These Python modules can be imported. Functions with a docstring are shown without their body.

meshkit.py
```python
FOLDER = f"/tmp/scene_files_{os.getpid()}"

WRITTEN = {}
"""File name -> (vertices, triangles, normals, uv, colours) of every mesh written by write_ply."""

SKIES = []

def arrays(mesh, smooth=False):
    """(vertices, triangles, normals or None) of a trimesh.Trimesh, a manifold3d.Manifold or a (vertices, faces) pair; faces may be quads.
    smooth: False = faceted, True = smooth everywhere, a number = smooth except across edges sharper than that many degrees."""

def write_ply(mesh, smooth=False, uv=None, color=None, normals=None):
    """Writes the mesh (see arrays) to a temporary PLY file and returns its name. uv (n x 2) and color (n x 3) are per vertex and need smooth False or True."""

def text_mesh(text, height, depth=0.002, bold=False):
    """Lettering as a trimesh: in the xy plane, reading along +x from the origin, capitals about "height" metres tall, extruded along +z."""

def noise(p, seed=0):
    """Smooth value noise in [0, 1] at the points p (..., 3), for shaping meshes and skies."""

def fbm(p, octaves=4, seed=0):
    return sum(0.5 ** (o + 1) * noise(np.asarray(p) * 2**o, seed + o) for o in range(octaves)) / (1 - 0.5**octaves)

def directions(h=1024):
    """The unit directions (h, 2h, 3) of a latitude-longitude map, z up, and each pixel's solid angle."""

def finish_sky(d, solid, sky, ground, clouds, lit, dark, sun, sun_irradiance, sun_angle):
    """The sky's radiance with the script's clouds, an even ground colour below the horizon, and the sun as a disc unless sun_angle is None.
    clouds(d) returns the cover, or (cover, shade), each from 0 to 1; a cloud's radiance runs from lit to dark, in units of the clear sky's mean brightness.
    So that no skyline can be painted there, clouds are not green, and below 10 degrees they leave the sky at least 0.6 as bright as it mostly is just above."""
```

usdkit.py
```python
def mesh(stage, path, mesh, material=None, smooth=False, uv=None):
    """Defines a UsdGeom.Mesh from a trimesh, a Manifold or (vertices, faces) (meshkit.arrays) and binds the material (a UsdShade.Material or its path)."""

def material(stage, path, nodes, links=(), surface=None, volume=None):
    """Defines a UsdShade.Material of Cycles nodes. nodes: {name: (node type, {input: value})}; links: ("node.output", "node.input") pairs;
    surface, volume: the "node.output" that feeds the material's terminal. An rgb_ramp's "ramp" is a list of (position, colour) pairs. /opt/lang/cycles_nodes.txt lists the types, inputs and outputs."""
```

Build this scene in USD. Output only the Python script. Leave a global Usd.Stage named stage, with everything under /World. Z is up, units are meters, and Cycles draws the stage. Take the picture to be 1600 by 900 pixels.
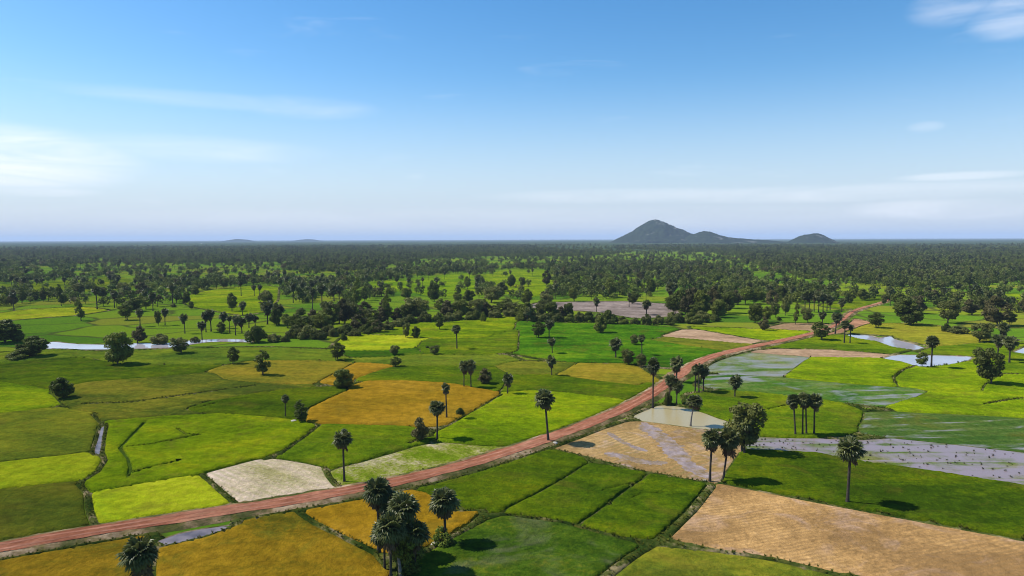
import math, random
import numpy as np
import shapely
from shapely.geometry import Polygon, LineString, MultiPolygon
from shapely.ops import unary_union
from scipy.spatial import Delaunay
from scipy.interpolate import splprep, splev, PchipInterpolator
import usdkit, meshkit
from pxr import Usd, UsdGeom, UsdLux, UsdShade, Gf, Sdf, Vt

rng = np.random.default_rng(7)
random.seed(7)
stage = Usd.Stage.CreateInMemory()
UsdGeom.SetStageUpAxis(stage, 'Z')
UsdGeom.SetStageMetersPerUnit(stage, 1.0)
UsdGeom.Xform.Define(stage, '/World')
UsdGeom.Scope.Define(stage, '/World/Looks')

# ------------------------------------------------------------------ camera
CAM_H, F, PITCH, ROLL = 50.0, 1067.0, math.atan(76.5 / 1067.0), math.radians(-0.17)
EXPOSURE = 0.45
_f = np.array([0, math.cos(PITCH), -math.sin(PITCH)])
_r0, _u0 = np.array([1.0, 0, 0]), np.array([0, math.sin(PITCH), math.cos(PITCH)])
_r = math.cos(ROLL) * _r0 + math.sin(ROLL) * _u0
_u = -math.sin(ROLL) * _r0 + math.cos(ROLL) * _u0
EYE = np.array([0, 0, CAM_H])
cam = UsdGeom.Camera.Define(stage, '/World/camera')
cam.AddTransformOp().Set(Gf.Matrix4d(*[float(x) for row in (np.append(_r, 0), np.append(_u, 0), np.append(-_f, 0), np.append(EYE, 1)) for x in row]))
cam.CreateHorizontalApertureAttr(36.0)
cam.CreateVerticalApertureAttr(36.0 * 9 / 16)
cam.CreateFocalLengthAttr(36.0 * F / 1600.0)
cam.CreateClippingRangeAttr(Gf.Vec2f(1.0, 120000.0))
cam.CreateExposureAttr(EXPOSURE)

# ------------------------------------------------------------------ sky and sun
SUN_DIR = np.array([-0.975, 0.21, 0.0]); SUN_DIR /= np.linalg.norm(SUN_DIR)
SUN_EL = math.radians(49)
SUN_DIR = np.array([SUN_DIR[0] * math.cos(SUN_EL), SUN_DIR[1] * math.cos(SUN_EL), math.sin(SUN_EL)])
SUN_ROT = math.atan2(SUN_DIR[0], SUN_DIR[1])
def _dir(px, py):
    d = _f * F + _r * (px - 800) - _u * (py - 450); d /= np.linalg.norm(d)
    return math.atan2(d[0], d[1]), math.asin(d[2])
# thin clouds as they stand in the sky of the photograph: (x, y, half width, half height in its pixels, strength)
CLOUDS = [(10, 247, 270, 48, .80), (330, 157, 270, 14, .16), (480, 168, 130, 20, .16), (1590, 22, 95, 34, .36), (1490, 10, 85, 28, .28), (1300, 302, 420, 15, .30), (980, 306, 260, 14, .28),
          (1460, 328, 190, 18, .40), (1500, 275, 130, 7, .35), (1447, 198, 36, 9, .18), (60, 298, 120, 9, .35), (300, 232, 260, 22, .25), (800, 342, 900, 22, .14)]
sky_nodes = {
    'sky': ('sky_texture', {'sky_type': 'single_scattering', 'sun_disc': False, 'sun_elevation': SUN_EL, 'sun_rotation': SUN_ROT,
                            'altitude': 50.0, 'air_density': 1.0, 'aerosol_density': 0.4, 'ozone_density': 1.0}),
    'hsv': ('hsv', {'saturation': 1.42, 'value': 1.04}),
    'tc': ('texture_coordinate', {}), 'sep': ('separate_xyz', {}),
    'az': ('math', {'math_type': 'arctan2'}), 'el': ('math', {'math_type': 'arcsine'}), 'cv': ('combine_xyz', {}),
    'map': ('mapping', {'mapping_type': 'point', 'scale': (5.0, 34.0, 1.0)}),
    'n': ('noise_texture', {'scale': 1.0, 'detail': 7.0, 'roughness': 0.58, 'distortion': 0.8}),
    'wisp': ('map_range', {'range_type': 'smoothstep', 'from_min': 0.28, 'from_max': 0.68, 'to_min': 0.25, 'to_max': 1.0, 'clamp': True}),
    'thin': ('map_range', {'range_type': 'smoothstep', 'from_min': 0.58, 'from_max': 0.80, 'to_max': 0.12, 'clamp': True}),
    'fac': ('math', {'math_type': 'multiply_add'}),
    'mix': ('mix_color', {'blend_type': 'mix', 'b': (7.3, 7.4, 7.8), 'use_clamp': False}),
    'lowf': ('map_range', {'range_type': 'smoothstep', 'from_min': -0.02, 'from_max': 0.24, 'to_min': 0.90, 'to_max': 0.0, 'clamp': True}), 'lowm': ('mix_color', {'b': (3.65, 4.3, 5.5), 'use_clamp': False}),
    'bg': ('background_shader', {'strength': 0.115})}
sky_links = [('tc.generated', 'sep.vector'), ('sep.x', 'az.value1'), ('sep.y', 'az.value2'), ('sep.z', 'el.value1'), ('az.value', 'cv.x'), ('el.value', 'cv.y'), ('cv.vector', 'map.vector'), ('map.vector', 'n.vector'),
             ('n.fac', 'wisp.value'), ('n.fac', 'thin.value')]
_sum = None
for _i, (_px, _py, _w, _h, _s) in enumerate(CLOUDS):
    _a, _e = _dir(_px, _py)
    _wa, _we = _w / F * math.cos(_a) ** 2, _h / F
    for _k, _src, _c, _wd in (('a', 'az.value', _a, _wa), ('e', 'el.value', _e, _we)):
        sky_nodes[f'm{_k}{_i}'] = ('math', {'math_type': 'multiply_add', 'value2': 1 / _wd, 'value3': -_c / _wd})
        sky_nodes[f'q{_k}{_i}'] = ('math', {'math_type': 'multiply'})
        sky_links += [(_src, f'm{_k}{_i}.value1'), (f'm{_k}{_i}.value', f'q{_k}{_i}.value1'), (f'm{_k}{_i}.value', f'q{_k}{_i}.value2')]
    sky_nodes[f's{_i}'] = ('math', {'math_type': 'add'})
    sky_nodes[f'r{_i}'] = ('map_range', {'range_type': 'smoothstep', 'from_min': 1.0, 'from_max': 0.0, 'to_min': 0.0, 'to_max': _s, 'clamp': True})
    sky_links += [(f'qa{_i}.value', f's{_i}.value1'), (f'qe{_i}.value', f's{_i}.value2'), (f's{_i}.value', f'r{_i}.value')]
    if _sum is None: _sum = f'r{_i}.result'
    else:
        sky_nodes[f't{_i}'] = ('math', {'math_type': 'maximum'})
        sky_links += [(_sum, f't{_i}.value1'), (f'r{_i}.result', f't{_i}.value2')]; _sum = f't{_i}.value'
sky_links += [(_sum, 'fac.value1'), ('wisp.result', 'fac.value2'), ('thin.result', 'fac.value3'), ('fac.value', 'mix.fac'), ('sky.color', 'hsv.color'), ('hsv.color', 'lowm.a'), ('el.value', 'lowf.value'), ('lowf.result', 'lowm.fac'), ('lowm.result', 'mix.a'), ('mix.result', 'bg.color')]
usdkit.material(stage, '/World/Looks/sky', sky_nodes, sky_links, surface='bg.background')
dome = UsdLux.DomeLight.Define(stage, '/World/sky')
UsdShade.MaterialBindingAPI.Apply(dome.GetPrim()).Bind(UsdShade.Material.Get(stage, '/World/Looks/sky'))
dome.GetPrim().SetCustomDataByKey('kind', 'structure')
sun = UsdLux.DistantLight.Define(stage, '/World/sun')
sun.CreateNormalizeAttr(True); sun.CreateIntensityAttr(1.25); sun.CreateAngleAttr(0.5); sun.CreateColorAttr(Gf.Vec3f(1.0, 0.95, 0.86))
_z = Gf.Vec3d(*[float(x) for x in SUN_DIR])
sun.AddTransformOp().Set(Gf.Matrix4d().SetRotate(Gf.Rotation(Gf.Vec3d(0, 0, 1), _z)))

# ------------------------------------------------------------------ helpers
def at(px, py, z=0.0):
    """the point of height z seen at a pixel of the 1600 x 900 photograph"""
    d = _f * F + _r * (px - 800) - _u * (py - 450)
    return EYE + d * ((z - CAM_H) / d[2])
def ground(pts): return np.array([at(x, y)[:2] for x, y in pts])
def depth_of(p): return float((np.append(p, 0) - EYE) @ _f)

used = {}
def numbered(name, parent='/World'):
    k = used.get((parent, name), 0); used[(parent, name)] = k + 1
    return f'{parent}/{name}' + (f'_{k:03d}' if k else '')
def tag(prim, label=None, cat=None, group=None, kind=None):
    for k, v in (('label', label), ('category', cat), ('group', group), ('kind', kind)):
        if v: prim.SetCustomDataByKey(k, v)
    return prim
def obj(name, mesh, mat, parent='/World', smooth=False):
    return usdkit.mesh(stage, numbered(name, parent), mesh, f'/World/Looks/{mat}', smooth=smooth).GetPrim()
def thing(name, label, cat, loc=(0, 0, 0), rotz=0.0, scale=None, group=None, tilt=0.0):
    x = UsdGeom.Xform.Define(stage, numbered(name))
    x.AddTranslateOp().Set(Gf.Vec3d(*[float(v) for v in loc])); x.AddRotateZOp().Set(float(rotz))
    if tilt: x.AddRotateXOp().Set(float(tilt))
    if scale is not None: x.AddScaleOp().Set(Gf.Vec3f(*[float(v) for v in scale]))
    return tag(x.GetPrim(), label, cat, group)

class MB:
    """collects triangles"""
    def __init__(s): s.v, s.f, s.n = [], [], 0
    def add(s, v, f):
        v = np.asarray(v, float).reshape(-1, 3); f = np.asarray(f, int)
        if f.shape[1] == 4: f = np.vstack([f[:, [0, 1, 2]], f[:, [0, 2, 3]]])
        s.v.append(v); s.f.append(f + s.n); s.n += len(v)
    def tube(s, pts, rad, sides=8, cap=True):
        pts = np.asarray(pts, float); rad = np.broadcast_to(rad, len(pts)); rings = []
        for i, p in enumerate(pts):
            t = pts[min(i + 1, len(pts) - 1)] - pts[max(i - 1, 0)]; t /= np.linalg.norm(t)
            a = np.cross(t, [0.31, 0.95, 0.05]); a /= np.linalg.norm(a); b = np.cross(t, a)
            th = np.arange(sides) / sides * 2 * np.pi
            rings.append(p + rad[i] * (np.cos(th)[:, None] * a + np.sin(th)[:, None] * b))
        v = np.vstack(rings); f = []
        for i in range(len(pts) - 1):
            for k in range(sides):
                f.append([i * sides + k, i * sides + (k + 1) % sides, (i + 1) * sides + (k + 1) % sides, (i + 1) * sides + k])
        s.add(v, f)
        if cap:
            n = len(pts) - 1
            s.add(np.vstack([rings[-1], pts[-1]]), [[k, (k + 1) % sides, sides] for k in range(sides)])
    def mesh(s): return np.vstack(s.v), np.vstack(s.f)

# ------------------------------------------------------------------ materials
def field_mat(name, cols, rot=0.0, big=0.03, streak=(0.02, 0.30), fine=1.6, rows=None, bump=0.6, contrast=1.0, wet=None, rough=0.85, dry=0.45, dry_col=(0.15, 0.125, 0.022)):
    """procedural ground cover: broad patches, streaks along one direction and fine grain; cols run from dark to light"""
    nodes = {
        'g': ('geometry', {}),
        'rotm': ('mapping', {'mapping_type': 'point', 'rotation': (0, 0, rot)}),
        'm2': ('mapping', {'mapping_type': 'point', 'scale': (streak[0], streak[1], 1)}),
        'n1': ('noise_texture', {'scale': big, 'detail': 5.0, 'roughness': 0.55, 'distortion': 0.6}),
        'n2': ('noise_texture', {'scale': 1.0, 'detail': 4.0, 'roughness': 0.6, 'distortion': 0.4}),
        'n3': ('noise_texture', {'scale': fine, 'detail': 4.0, 'roughness': 0.7}),
        'a': ('math', {'math_type': 'multiply_add', 'value2': 0.42}), 'b': ('math', {'math_type': 'multiply_add', 'value2': 0.33}), 'c': ('math', {'math_type': 'multiply', 'value2': 0.25}),
        'mr': ('map_range', {'from_min': 0.5 - 0.095 / contrast, 'from_max': 0.5 + 0.095 / contrast, 'clamp': True}),
        'ramp': ('rgb_ramp', {'ramp': list(zip(np.linspace(0, 1, len(cols)), cols))}),
        'n4': ('noise_texture', {'scale': big * 3.1, 'detail': 4.0, 'roughness': 0.6, 'distortion': 1.0}), 'n5': ('noise_texture', {'scale': fine * 0.33, 'detail': 3.0, 'roughness': 0.65}),
        'dryf': ('map_range', {'range_type': 'smoothstep', 'from_min': 0.50, 'from_max': 0.72, 'to_max': dry, 'clamp': True}),
        'dryc': ('mix_color', {'b': dry_col}),
        'spk': ('map_range', {'from_min': 0.35, 'from_max': 0.65, 'to_min': 0.80, 'to_max': 1.20, 'clamp': True}), 'spc': ('mix_color', {'blend_type': 'multiply', 'fac': 1.0, 'use_clamp': False}),
        'spv': ('combine_xyz', {}),
        'bump': ('bump', {'strength': bump, 'distance': 0.45}),
        'p': ('diffuse_bsdf', {'roughness': 0.5}),
    }
    links = [('g.position', 'rotm.vector'), ('rotm.vector', 'm2.vector'), ('g.position', 'n1.vector'), ('m2.vector', 'n2.vector'), ('g.position', 'n3.vector'),
             ('n3.fac', 'c.value1'), ('n2.fac', 'b.value1'), ('c.value', 'b.value3'), ('n1.fac', 'a.value1'), ('b.value', 'a.value3'), ('a.value', 'mr.value'),
             ('mr.result', 'ramp.fac'), ('n3.fac', 'bump.height'), ('bump.normal', 'p.normal')]
    links += [('g.position', 'n4.vector'), ('g.position', 'n5.vector'), ('n4.fac', 'dryf.value'), ('dryf.result', 'dryc.fac'), ('ramp.color', 'dryc.a'), ('n5.fac', 'spk.value'),
              ('spk.result', 'spv.x'), ('spk.result', 'spv.y'), ('spk.result', 'spv.z'), ('dryc.result', 'spc.a'), ('spv.vector', 'spc.b')]
    col = 'spc.result'
    if rows:   # mown rows of straw: (spacing in m, colour between rows, strength, distortion)
        nodes['w'] = ('wave_texture', {'wave_type': 'bands', 'bands_direction': 'y', 'scale': 0.31416 / rows[0], 'distortion': rows[3], 'detail': 3.0, 'detail_scale': 0.6, 'detail_roughness': 0.6})
        nodes['wn'] = ('noise_texture', {'scale': 0.09, 'detail': 3.0})
        nodes['wm'] = ('map_range', {'from_min': 0.35, 'from_max': 0.65, 'to_min': 0.15, 'to_max': rows[2], 'clamp': True})
        nodes['wf'] = ('math', {'math_type': 'multiply'})
        nodes['wc'] = ('mix_color', {'b': rows[1]})
        links += [('rotm.vector', 'w.vector'), ('g.position', 'wn.vector'), ('wn.fac', 'wm.value'), ('w.fac', 'wf.value1'), ('wm.result', 'wf.value2'), ('wf.value', 'wc.fac'), (col, 'wc.a')]
        col = 'wc.result'
    if wet:    # standing water between the plants: (share low, share high, mud colour)
        nodes['wa'] = ('noise_texture', {'scale': wet[3] if len(wet) > 3 else 0.06, 'detail': 6.0, 'roughness': 0.62, 'distortion': 0.8})
        nodes['was'] = ('math', {'math_type': 'multiply_add', 'value2': 0.5})
        nodes['wah'] = ('math', {'math_type': 'multiply', 'value2': 0.5})
        nodes['wr'] = ('map_range', {'range_type': 'smoothstep', 'from_min': wet[0], 'from_max': wet[1], 'clamp': True})
        nodes['water'] = ('principled_bsdf', {'base_color': wet[2], 'roughness': 0.25, 'specular_ior_level': 0.3, 'ior': 1.33})
        nodes['mixs'] = ('mix_closure', {})
        links += [('g.position', 'wa.vector'), ('n2.fac', 'wah.value1'), ('wa.fac', 'was.value1'), ('wah.value', 'was.value3'), ('was.value', 'wr.value'), ('wr.result', 'mixs.fac'), ('p.BSDF', 'mixs.closure1'), ('water.BSDF', 'mixs.closure2')]
    links.append((col, 'p.color'))
    usdkit.material(stage, f'/World/Looks/{name}', nodes, links, surface='mixs.closure' if wet else 'p.BSDF')

def leaf_mat(name, dark, light, trans=0.25, rough=0.55, spec=0.15, nscale=0.5):
    usdkit.material(stage, f'/World/Looks/{name}', {
        'oi': ('object_info', {}), 'g': ('geometry', {}),
        'n': ('noise_texture', {'scale': nscale, 'detail': 3.0, 'roughness': 0.6}),
        's': ('math', {'math_type': 'multiply_add', 'value2': 0.45}),
        'h': ('math', {'math_type': 'multiply_add', 'value2': 0.55, 'value3': -0.1}),
        'i': ('math', {'math_type': 'multiply', 'value2': 0.4}),
        'r': ('rgb_ramp', {'ramp': [(0.0, dark), (0.55, tuple((a + b) / 2 for a, b in zip(dark, light))), (1.0, light)]}),
        'p': ('principled_bsdf', {'roughness': rough, 'specular_ior_level': spec}),
        't': ('translucent_bsdf', {}), 'm': ('mix_closure', {'fac': trans})},
        [('g.position', 'n.vector'), ('g.random_per_island', 'i.value1'), ('i.value', 'h.value3'), ('oi.random', 'h.value1'), ('n.fac', 's.value1'), ('h.value', 's.value3'), ('s.value', 'r.fac'),
         ('r.color', 'p.base_color'), ('r.color', 't.color'), ('p.BSDF', 'm.closure1'), ('t.BSDF', 'm.closure2')], surface='m.closure')

def plain_mat(name, c1, c2, scale=1.0, rough=0.85, bump=0.4, spec=0.2):
    usdkit.material(stage, f'/World/Looks/{name}', {
        'g': ('texture_coordinate', {}), 'n': ('noise_texture', {'scale': scale, 'detail': 5.0, 'roughness': 0.65}),
        'r': ('rgb_ramp', {'ramp': [(0.3, c1), (0.7, c2)]}), 'b': ('bump', {'strength': bump, 'distance': 0.08}),
        'p': ('principled_bsdf', {'roughness': rough, 'specular_ior_level': spec})},
        [('g.object', 'n.vector'), ('n.fac', 'r.fac'), ('n.fac', 'b.height'), ('r.color', 'p.base_color'), ('b.normal', 'p.normal')], surface='p.BSDF')

leaf_mat('palm_leaf', (0.014, 0.025, 0.004), (0.150, 0.160, 0.045), trans=0.22, rough=0.42, spec=0.22, nscale=0.9)
leaf_mat('dead_leaf', (0.045, 0.030, 0.016), (0.16, 0.115, 0.070), trans=0.1, rough=0.8, spec=0.1)
leaf_mat('tree_leaf', (0.034, 0.055, 0.005), (0.195, 0.220, 0.030), trans=0.3)
leaf_mat('olive_leaf', (0.046, 0.060, 0.009), (0.210, 0.215, 0.050), trans=0.3)
leaf_mat('brown_leaf', (0.044, 0.042, 0.012), (0.170, 0.145, 0.050), trans=0.25)
leaf_mat('bright_leaf', (0.050, 0.085, 0.010), (0.22, 0.27, 0.035), trans=0.2)
leaf_mat('far_leaf', (0.026, 0.046, 0.008), (0.190, 0.220, 0.040), trans=0.25, nscale=0.02)
leaf_mat('weed_leaf', (0.026, 0.042, 0.003), (0.150, 0.150, 0.022), trans=0.25, nscale=0.15, spec=0.0)
leaf_mat('reed_leaf', (0.015, 0.018, 0.010), (0.07, 0.075, 0.035), trans=0.1)
plain_mat('palm_bark', (0.022, 0.018, 0.014), (0.060, 0.050, 0.040), 2.5)
plain_mat('pale_bark', (0.08, 0.072, 0.062), (0.22, 0.20, 0.18), 2.0)
plain_mat('tree_bark', (0.035, 0.028, 0.020), (0.11, 0.09, 0.07), 2.0)
plain_mat('pale_stone', (0.26, 0.24, 0.21), (0.48, 0.45, 0.40), 1.5)
plain_mat('house_wall', (0.42, 0.38, 0.33), (0.55, 0.51, 0.45), 0.6)
plain_mat('house_roof', (0.55, 0.56, 0.58), (0.72, 0.73, 0.75), 0.5, rough=0.4)
plain_mat('dark_wood', (0.03, 0.025, 0.02), (0.07, 0.06, 0.05), 1.0)

# ------------------------------------------------------------------ ground
usdkit.material(stage, '/World/Looks/ground', {
    'g': ('geometry', {}),
    'dn': ('noise_texture', {'scale': 0.02, 'detail': 2.0}),
    'dm': ('vector_math', {'math_type': 'multiply_add', 'vector2': (30, 30, 0)}),
    'rot': ('mapping', {'mapping_type': 'point', 'rotation': (0, 0, 0.3), 'scale': (1.0, 1.35, 1.0)}),
    'v': ('voronoi_texture', {'dimensions': '2D', 'feature': 'f1', 'scale': 0.017, 'randomness': 0.85}),
    've': ('voronoi_texture', {'dimensions': '2D', 'feature': 'distance_to_edge', 'scale': 0.017, 'randomness': 0.85}),
    'sc': ('separate_color', {}),
    'n1': ('noise_texture', {'scale': 0.012, 'detail': 4.0, 'roughness': 0.6}),
    'n2': ('noise_texture', {'scale': 0.35, 'detail': 4.0, 'roughness': 0.7}),
    'm1': ('math', {'math_type': 'multiply_add', 'value2': 0.45}), 'm2': ('math', {'math_type': 'multiply_add', 'value2': 0.5}), 'm3': ('math', {'math_type': 'multiply', 'value2': 0.30}),
    'r': ('rgb_ramp', {'ramp': [(0.2, (0.030, 0.075, 0.008)), (0.42, (0.060, 0.130, 0.008)), (0.58, (0.105, 0.185, 0.009)), (0.75, (0.145, 0.190, 0.010)), (0.95, (0.16, 0.15, 0.02))]}),
    'em': ('map_range', {'from_min': 0.012, 'from_max': 0.045, 'to_min': 0.85, 'to_max': 0.0, 'clamp': True}),
    'ec': ('mix_color', {'b': (0.050, 0.062, 0.014)}),
    'p': ('diffuse_bsdf', {'roughness': 0.5})},
    [('g.position', 'dn.vector'), ('dn.color', 'dm.vector1'), ('g.position', 'dm.vector3'), ('dm.vector', 'rot.vector'), ('rot.vector', 'v.vector'), ('rot.vector', 've.vector'), ('v.color', 'sc.color'),
     ('g.position', 'n1.vector'), ('g.position', 'n2.vector'), ('n2.fac', 'm3.value1'), ('n1.fac', 'm2.value1'), ('m3.value', 'm2.value3'), ('sc.r', 'm1.value1'), ('m2.value', 'm1.value3'),
     ('m1.value', 'r.fac'), ('ve.distance', 'em.value'), ('em.result', 'ec.fac'), ('r.color', 'ec.a'), ('ec.result', 'p.color')], surface='p.BSDF')
radii = np.geomspace(20, 56000, 70); ang = np.linspace(0, 2 * np.pi, 181)[:-1]
gv = [[0, 0, 0]] + [[r * math.sin(a), r * math.cos(a), 0] for r in radii for a in ang]
gf = [[0, 1 + (k + 1) % 180, 1 + k] for k in range(180)]
for i in range(len(radii) - 1):
    for k in range(180):
        a, b = 1 + i * 180 + k, 1 + i * 180 + (k + 1) % 180
        gf += [[a, b, b + 180], [a, b + 180, a + 180]]
tag(obj('ground', (np.array(gv, float), np.array(gf)), 'ground'), kind='structure')

# ------------------------------------------------------------------ road
ROAD = [(-90, 879), (0, 862), (100, 841), (200, 824), (320, 809), (480, 781), (560, 771), (660, 751), (760, 719), (800, 702), (900, 674), (950, 652), (1000, 629), (1025, 613), (1062, 588),
        (1075, 579), (1100, 563), (1150, 549), (1199, 539), (1237, 530), (1270, 523), (1296, 514), (1314, 504), (1322, 494), (1340, 485), (1362, 479), (1378, 473), (1386, 465)]
rp = ground(ROAD)
tck, _ = splprep(rp.T, s=len(rp) * 0.4)
fine = np.array(splev(np.linspace(0, 1, 4000), tck)).T
ds = np.concatenate([[0], np.cumsum(np.linalg.norm(np.diff(fine, axis=0), axis=1))])
N = int(ds[-1] / 1.2)
s_ = np.linspace(0, ds[-1], N)
rc = np.stack([np.interp(s_, ds, fine[:, 0]), np.interp(s_, ds, fine[:, 1])], 1)
rt = np.gradient(rc, axis=0); rt /= np.linalg.norm(rt, axis=1, keepdims=True)
rn = np.stack([-rt[:, 1], rt[:, 0]], 1)
road_line = LineString(rc)
HW = 2.3
def wig(s, seed, amp): return amp * (np.sin(s * 0.31 + seed) + np.sin(s * 0.83 + 2 * seed) * 0.7 + np.sin(s * 2.1 + 3 * seed) * 0.4)
def ribbon(offs, zs, noise=0.0):
    v = []
    for o, z in zip(offs, zs):
        p = rc + rn * np.asarray(o).reshape(-1, 1)
        v.append(np.column_stack([p, np.broadcast_to(z, N) + noise * rng.normal(size=N)]))
    v = np.stack(v, 1); m = len(offs); f = []
    for i in range(N - 1):
        for k in range(m - 1):
            a = i * m + k
            f.append([a, a + m, a + m + 1, a + 1])
    return v.reshape(-1, 3), np.array(f)
far_ = np.interp(s_, [0, s_[np.argmin(np.hypot(*(rc - at(1230, 531)[:2]).T))], s_[np.argmin(np.hypot(*(rc - at(1290, 516)[:2]).T))], s_[-1]], [1, 1, .55, .5])
lw, rw = (-HW + wig(s_, 1.0, 0.16)) * far_, (HW + wig(s_, 2.2, 0.16)) * far_
field_mat('road_dirt', [(0.19, 0.070, 0.037), (0.25, 0.092, 0.050), (0.29, 0.117, 0.066), (0.34, 0.158, 0.092)], rot=0.0, big=0.05, streak=(0.12, 0.12), fine=0.9, bump=0.4, dry=0.4, dry_col=(0.33, 0.175, 0.105))
field_mat('road_track', [(0.26, 0.105, 0.062), (0.33, 0.140, 0.086), (0.38, 0.180, 0.115)], big=0.08, streak=(0.2, 0.2), fine=1.1, bump=0.3, dry=0.3, dry_col=(0.22, 0.09, 0.05))
field_mat('road_slope', [(0.045, 0.055, 0.014), (0.09, 0.085, 0.030), (0.20, 0.14, 0.07), (0.36, 0.26, 0.16)], big=0.10, streak=(0.1, 0.1), fine=0.8)
tag(obj('dirt_road', ribbon([lw, lw * 0.5, lw * 0, rw * 0.5, rw], [0.66, 0.70, 0.71, 0.70, 0.66], 0.004), 'road_dirt', smooth=True), 'straight reddish dirt road running diagonally across the rice fields', 'road', kind='structure')
tag(obj('road_embankment', ribbon([lw - 1.9 - wig(s_, 4, .15), lw - 0.7, lw + 0.25, lw + 0.5, rw - 0.5, rw - 0.25, rw + 0.7, rw + 3.1 + wig(s_, 5, .3)], [0.0, 0.45, 0.64, 0.5, 0.5, 0.64, 0.45, 0.0], 0.03), 'road_slope', smooth=True), kind='structure')
for o_ in (-1.0, 0.95):
    c_ = (o_ + wig(s_, 3.1 + o_, .10)) * far_
    tag(obj('wheel_track', ribbon([c_ - .33 - wig(s_, 6 + o_, .06), c_, c_ + .33 + wig(s_, 7 + o_, .06)], [.722, .730, .722], 0.002), 'road_track', smooth=True), kind='structure')
road_zone = unary_union([road_line.buffer(4.1), LineString(rc + rn * -2.6).buffer(2.9)])

# ------------------------------------------------------------------ fields
# palettes, dark to light (real albedo of the crop, soil or straw)
PAL = {
    'deep':   [(0.017, 0.050, 0.003), (0.030, 0.080, 0.003), (0.048, 0.106, 0.004), (0.088, 0.135, 0.005)],
    'green':  [(0.036, 0.072, 0.003), (0.064, 0.110, 0.003), (0.100, 0.146, 0.003), (0.152, 0.175, 0.004)],
    'bright': [(0.068, 0.118, 0.002), (0.116, 0.178, 0.002), (0.165, 0.222, 0.003), (0.235, 0.255, 0.004)],
    'lime':   [(0.160, 0.225, 0.006), (0.230, 0.285, 0.006), (0.290, 0.320, 0.008), (0.330, 0.330, 0.015)],
    'olive':  [(0.055, 0.080, 0.008), (0.090, 0.112, 0.009), (0.130, 0.138, 0.010), (0.170, 0.160, 0.013)],
    'gold':   [(0.120, 0.120, 0.010), (0.175, 0.150, 0.011), (0.225, 0.170, 0.013), (0.270, 0.190, 0.018)],
    'orange': [(0.160, 0.108, 0.006), (0.235, 0.138, 0.007), (0.290, 0.165, 0.010), (0.330, 0.195, 0.018)],
    'umber':  [(0.070, 0.066, 0.006), (0.118, 0.084, 0.006), (0.165, 0.105, 0.007), (0.205, 0.128, 0.010)],
    'pale':   [(0.220, 0.210, 0.080), (0.330, 0.285, 0.170), (0.420, 0.355, 0.245), (0.480, 0.410, 0.310)],
    'mixed':  [(0.105, 0.160, 0.005), (0.185, 0.205, 0.025), (0.330, 0.285, 0.140), (0.450, 0.375, 0.260)],
    'straw':  [(0.190, 0.125, 0.060), (0.270, 0.180, 0.085), (0.340, 0.230, 0.110), (0.400, 0.280, 0.150)],
    'fallow': [(0.200, 0.130, 0.075), (0.280, 0.180, 0.105), (0.340, 0.220, 0.130), (0.380, 0.260, 0.160)],
    'plough': [(0.130, 0.100, 0.080), (0.180, 0.140, 0.115), (0.230, 0.180, 0.150), (0.280, 0.220, 0.180)],
    'swamp':  [(0.030, 0.070, 0.012), (0.050, 0.092, 0.016), (0.085, 0.110, 0.030), (0.130, 0.130, 0.060)],
}
MUD = (0.190, 0.170, 0.150)
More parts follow.
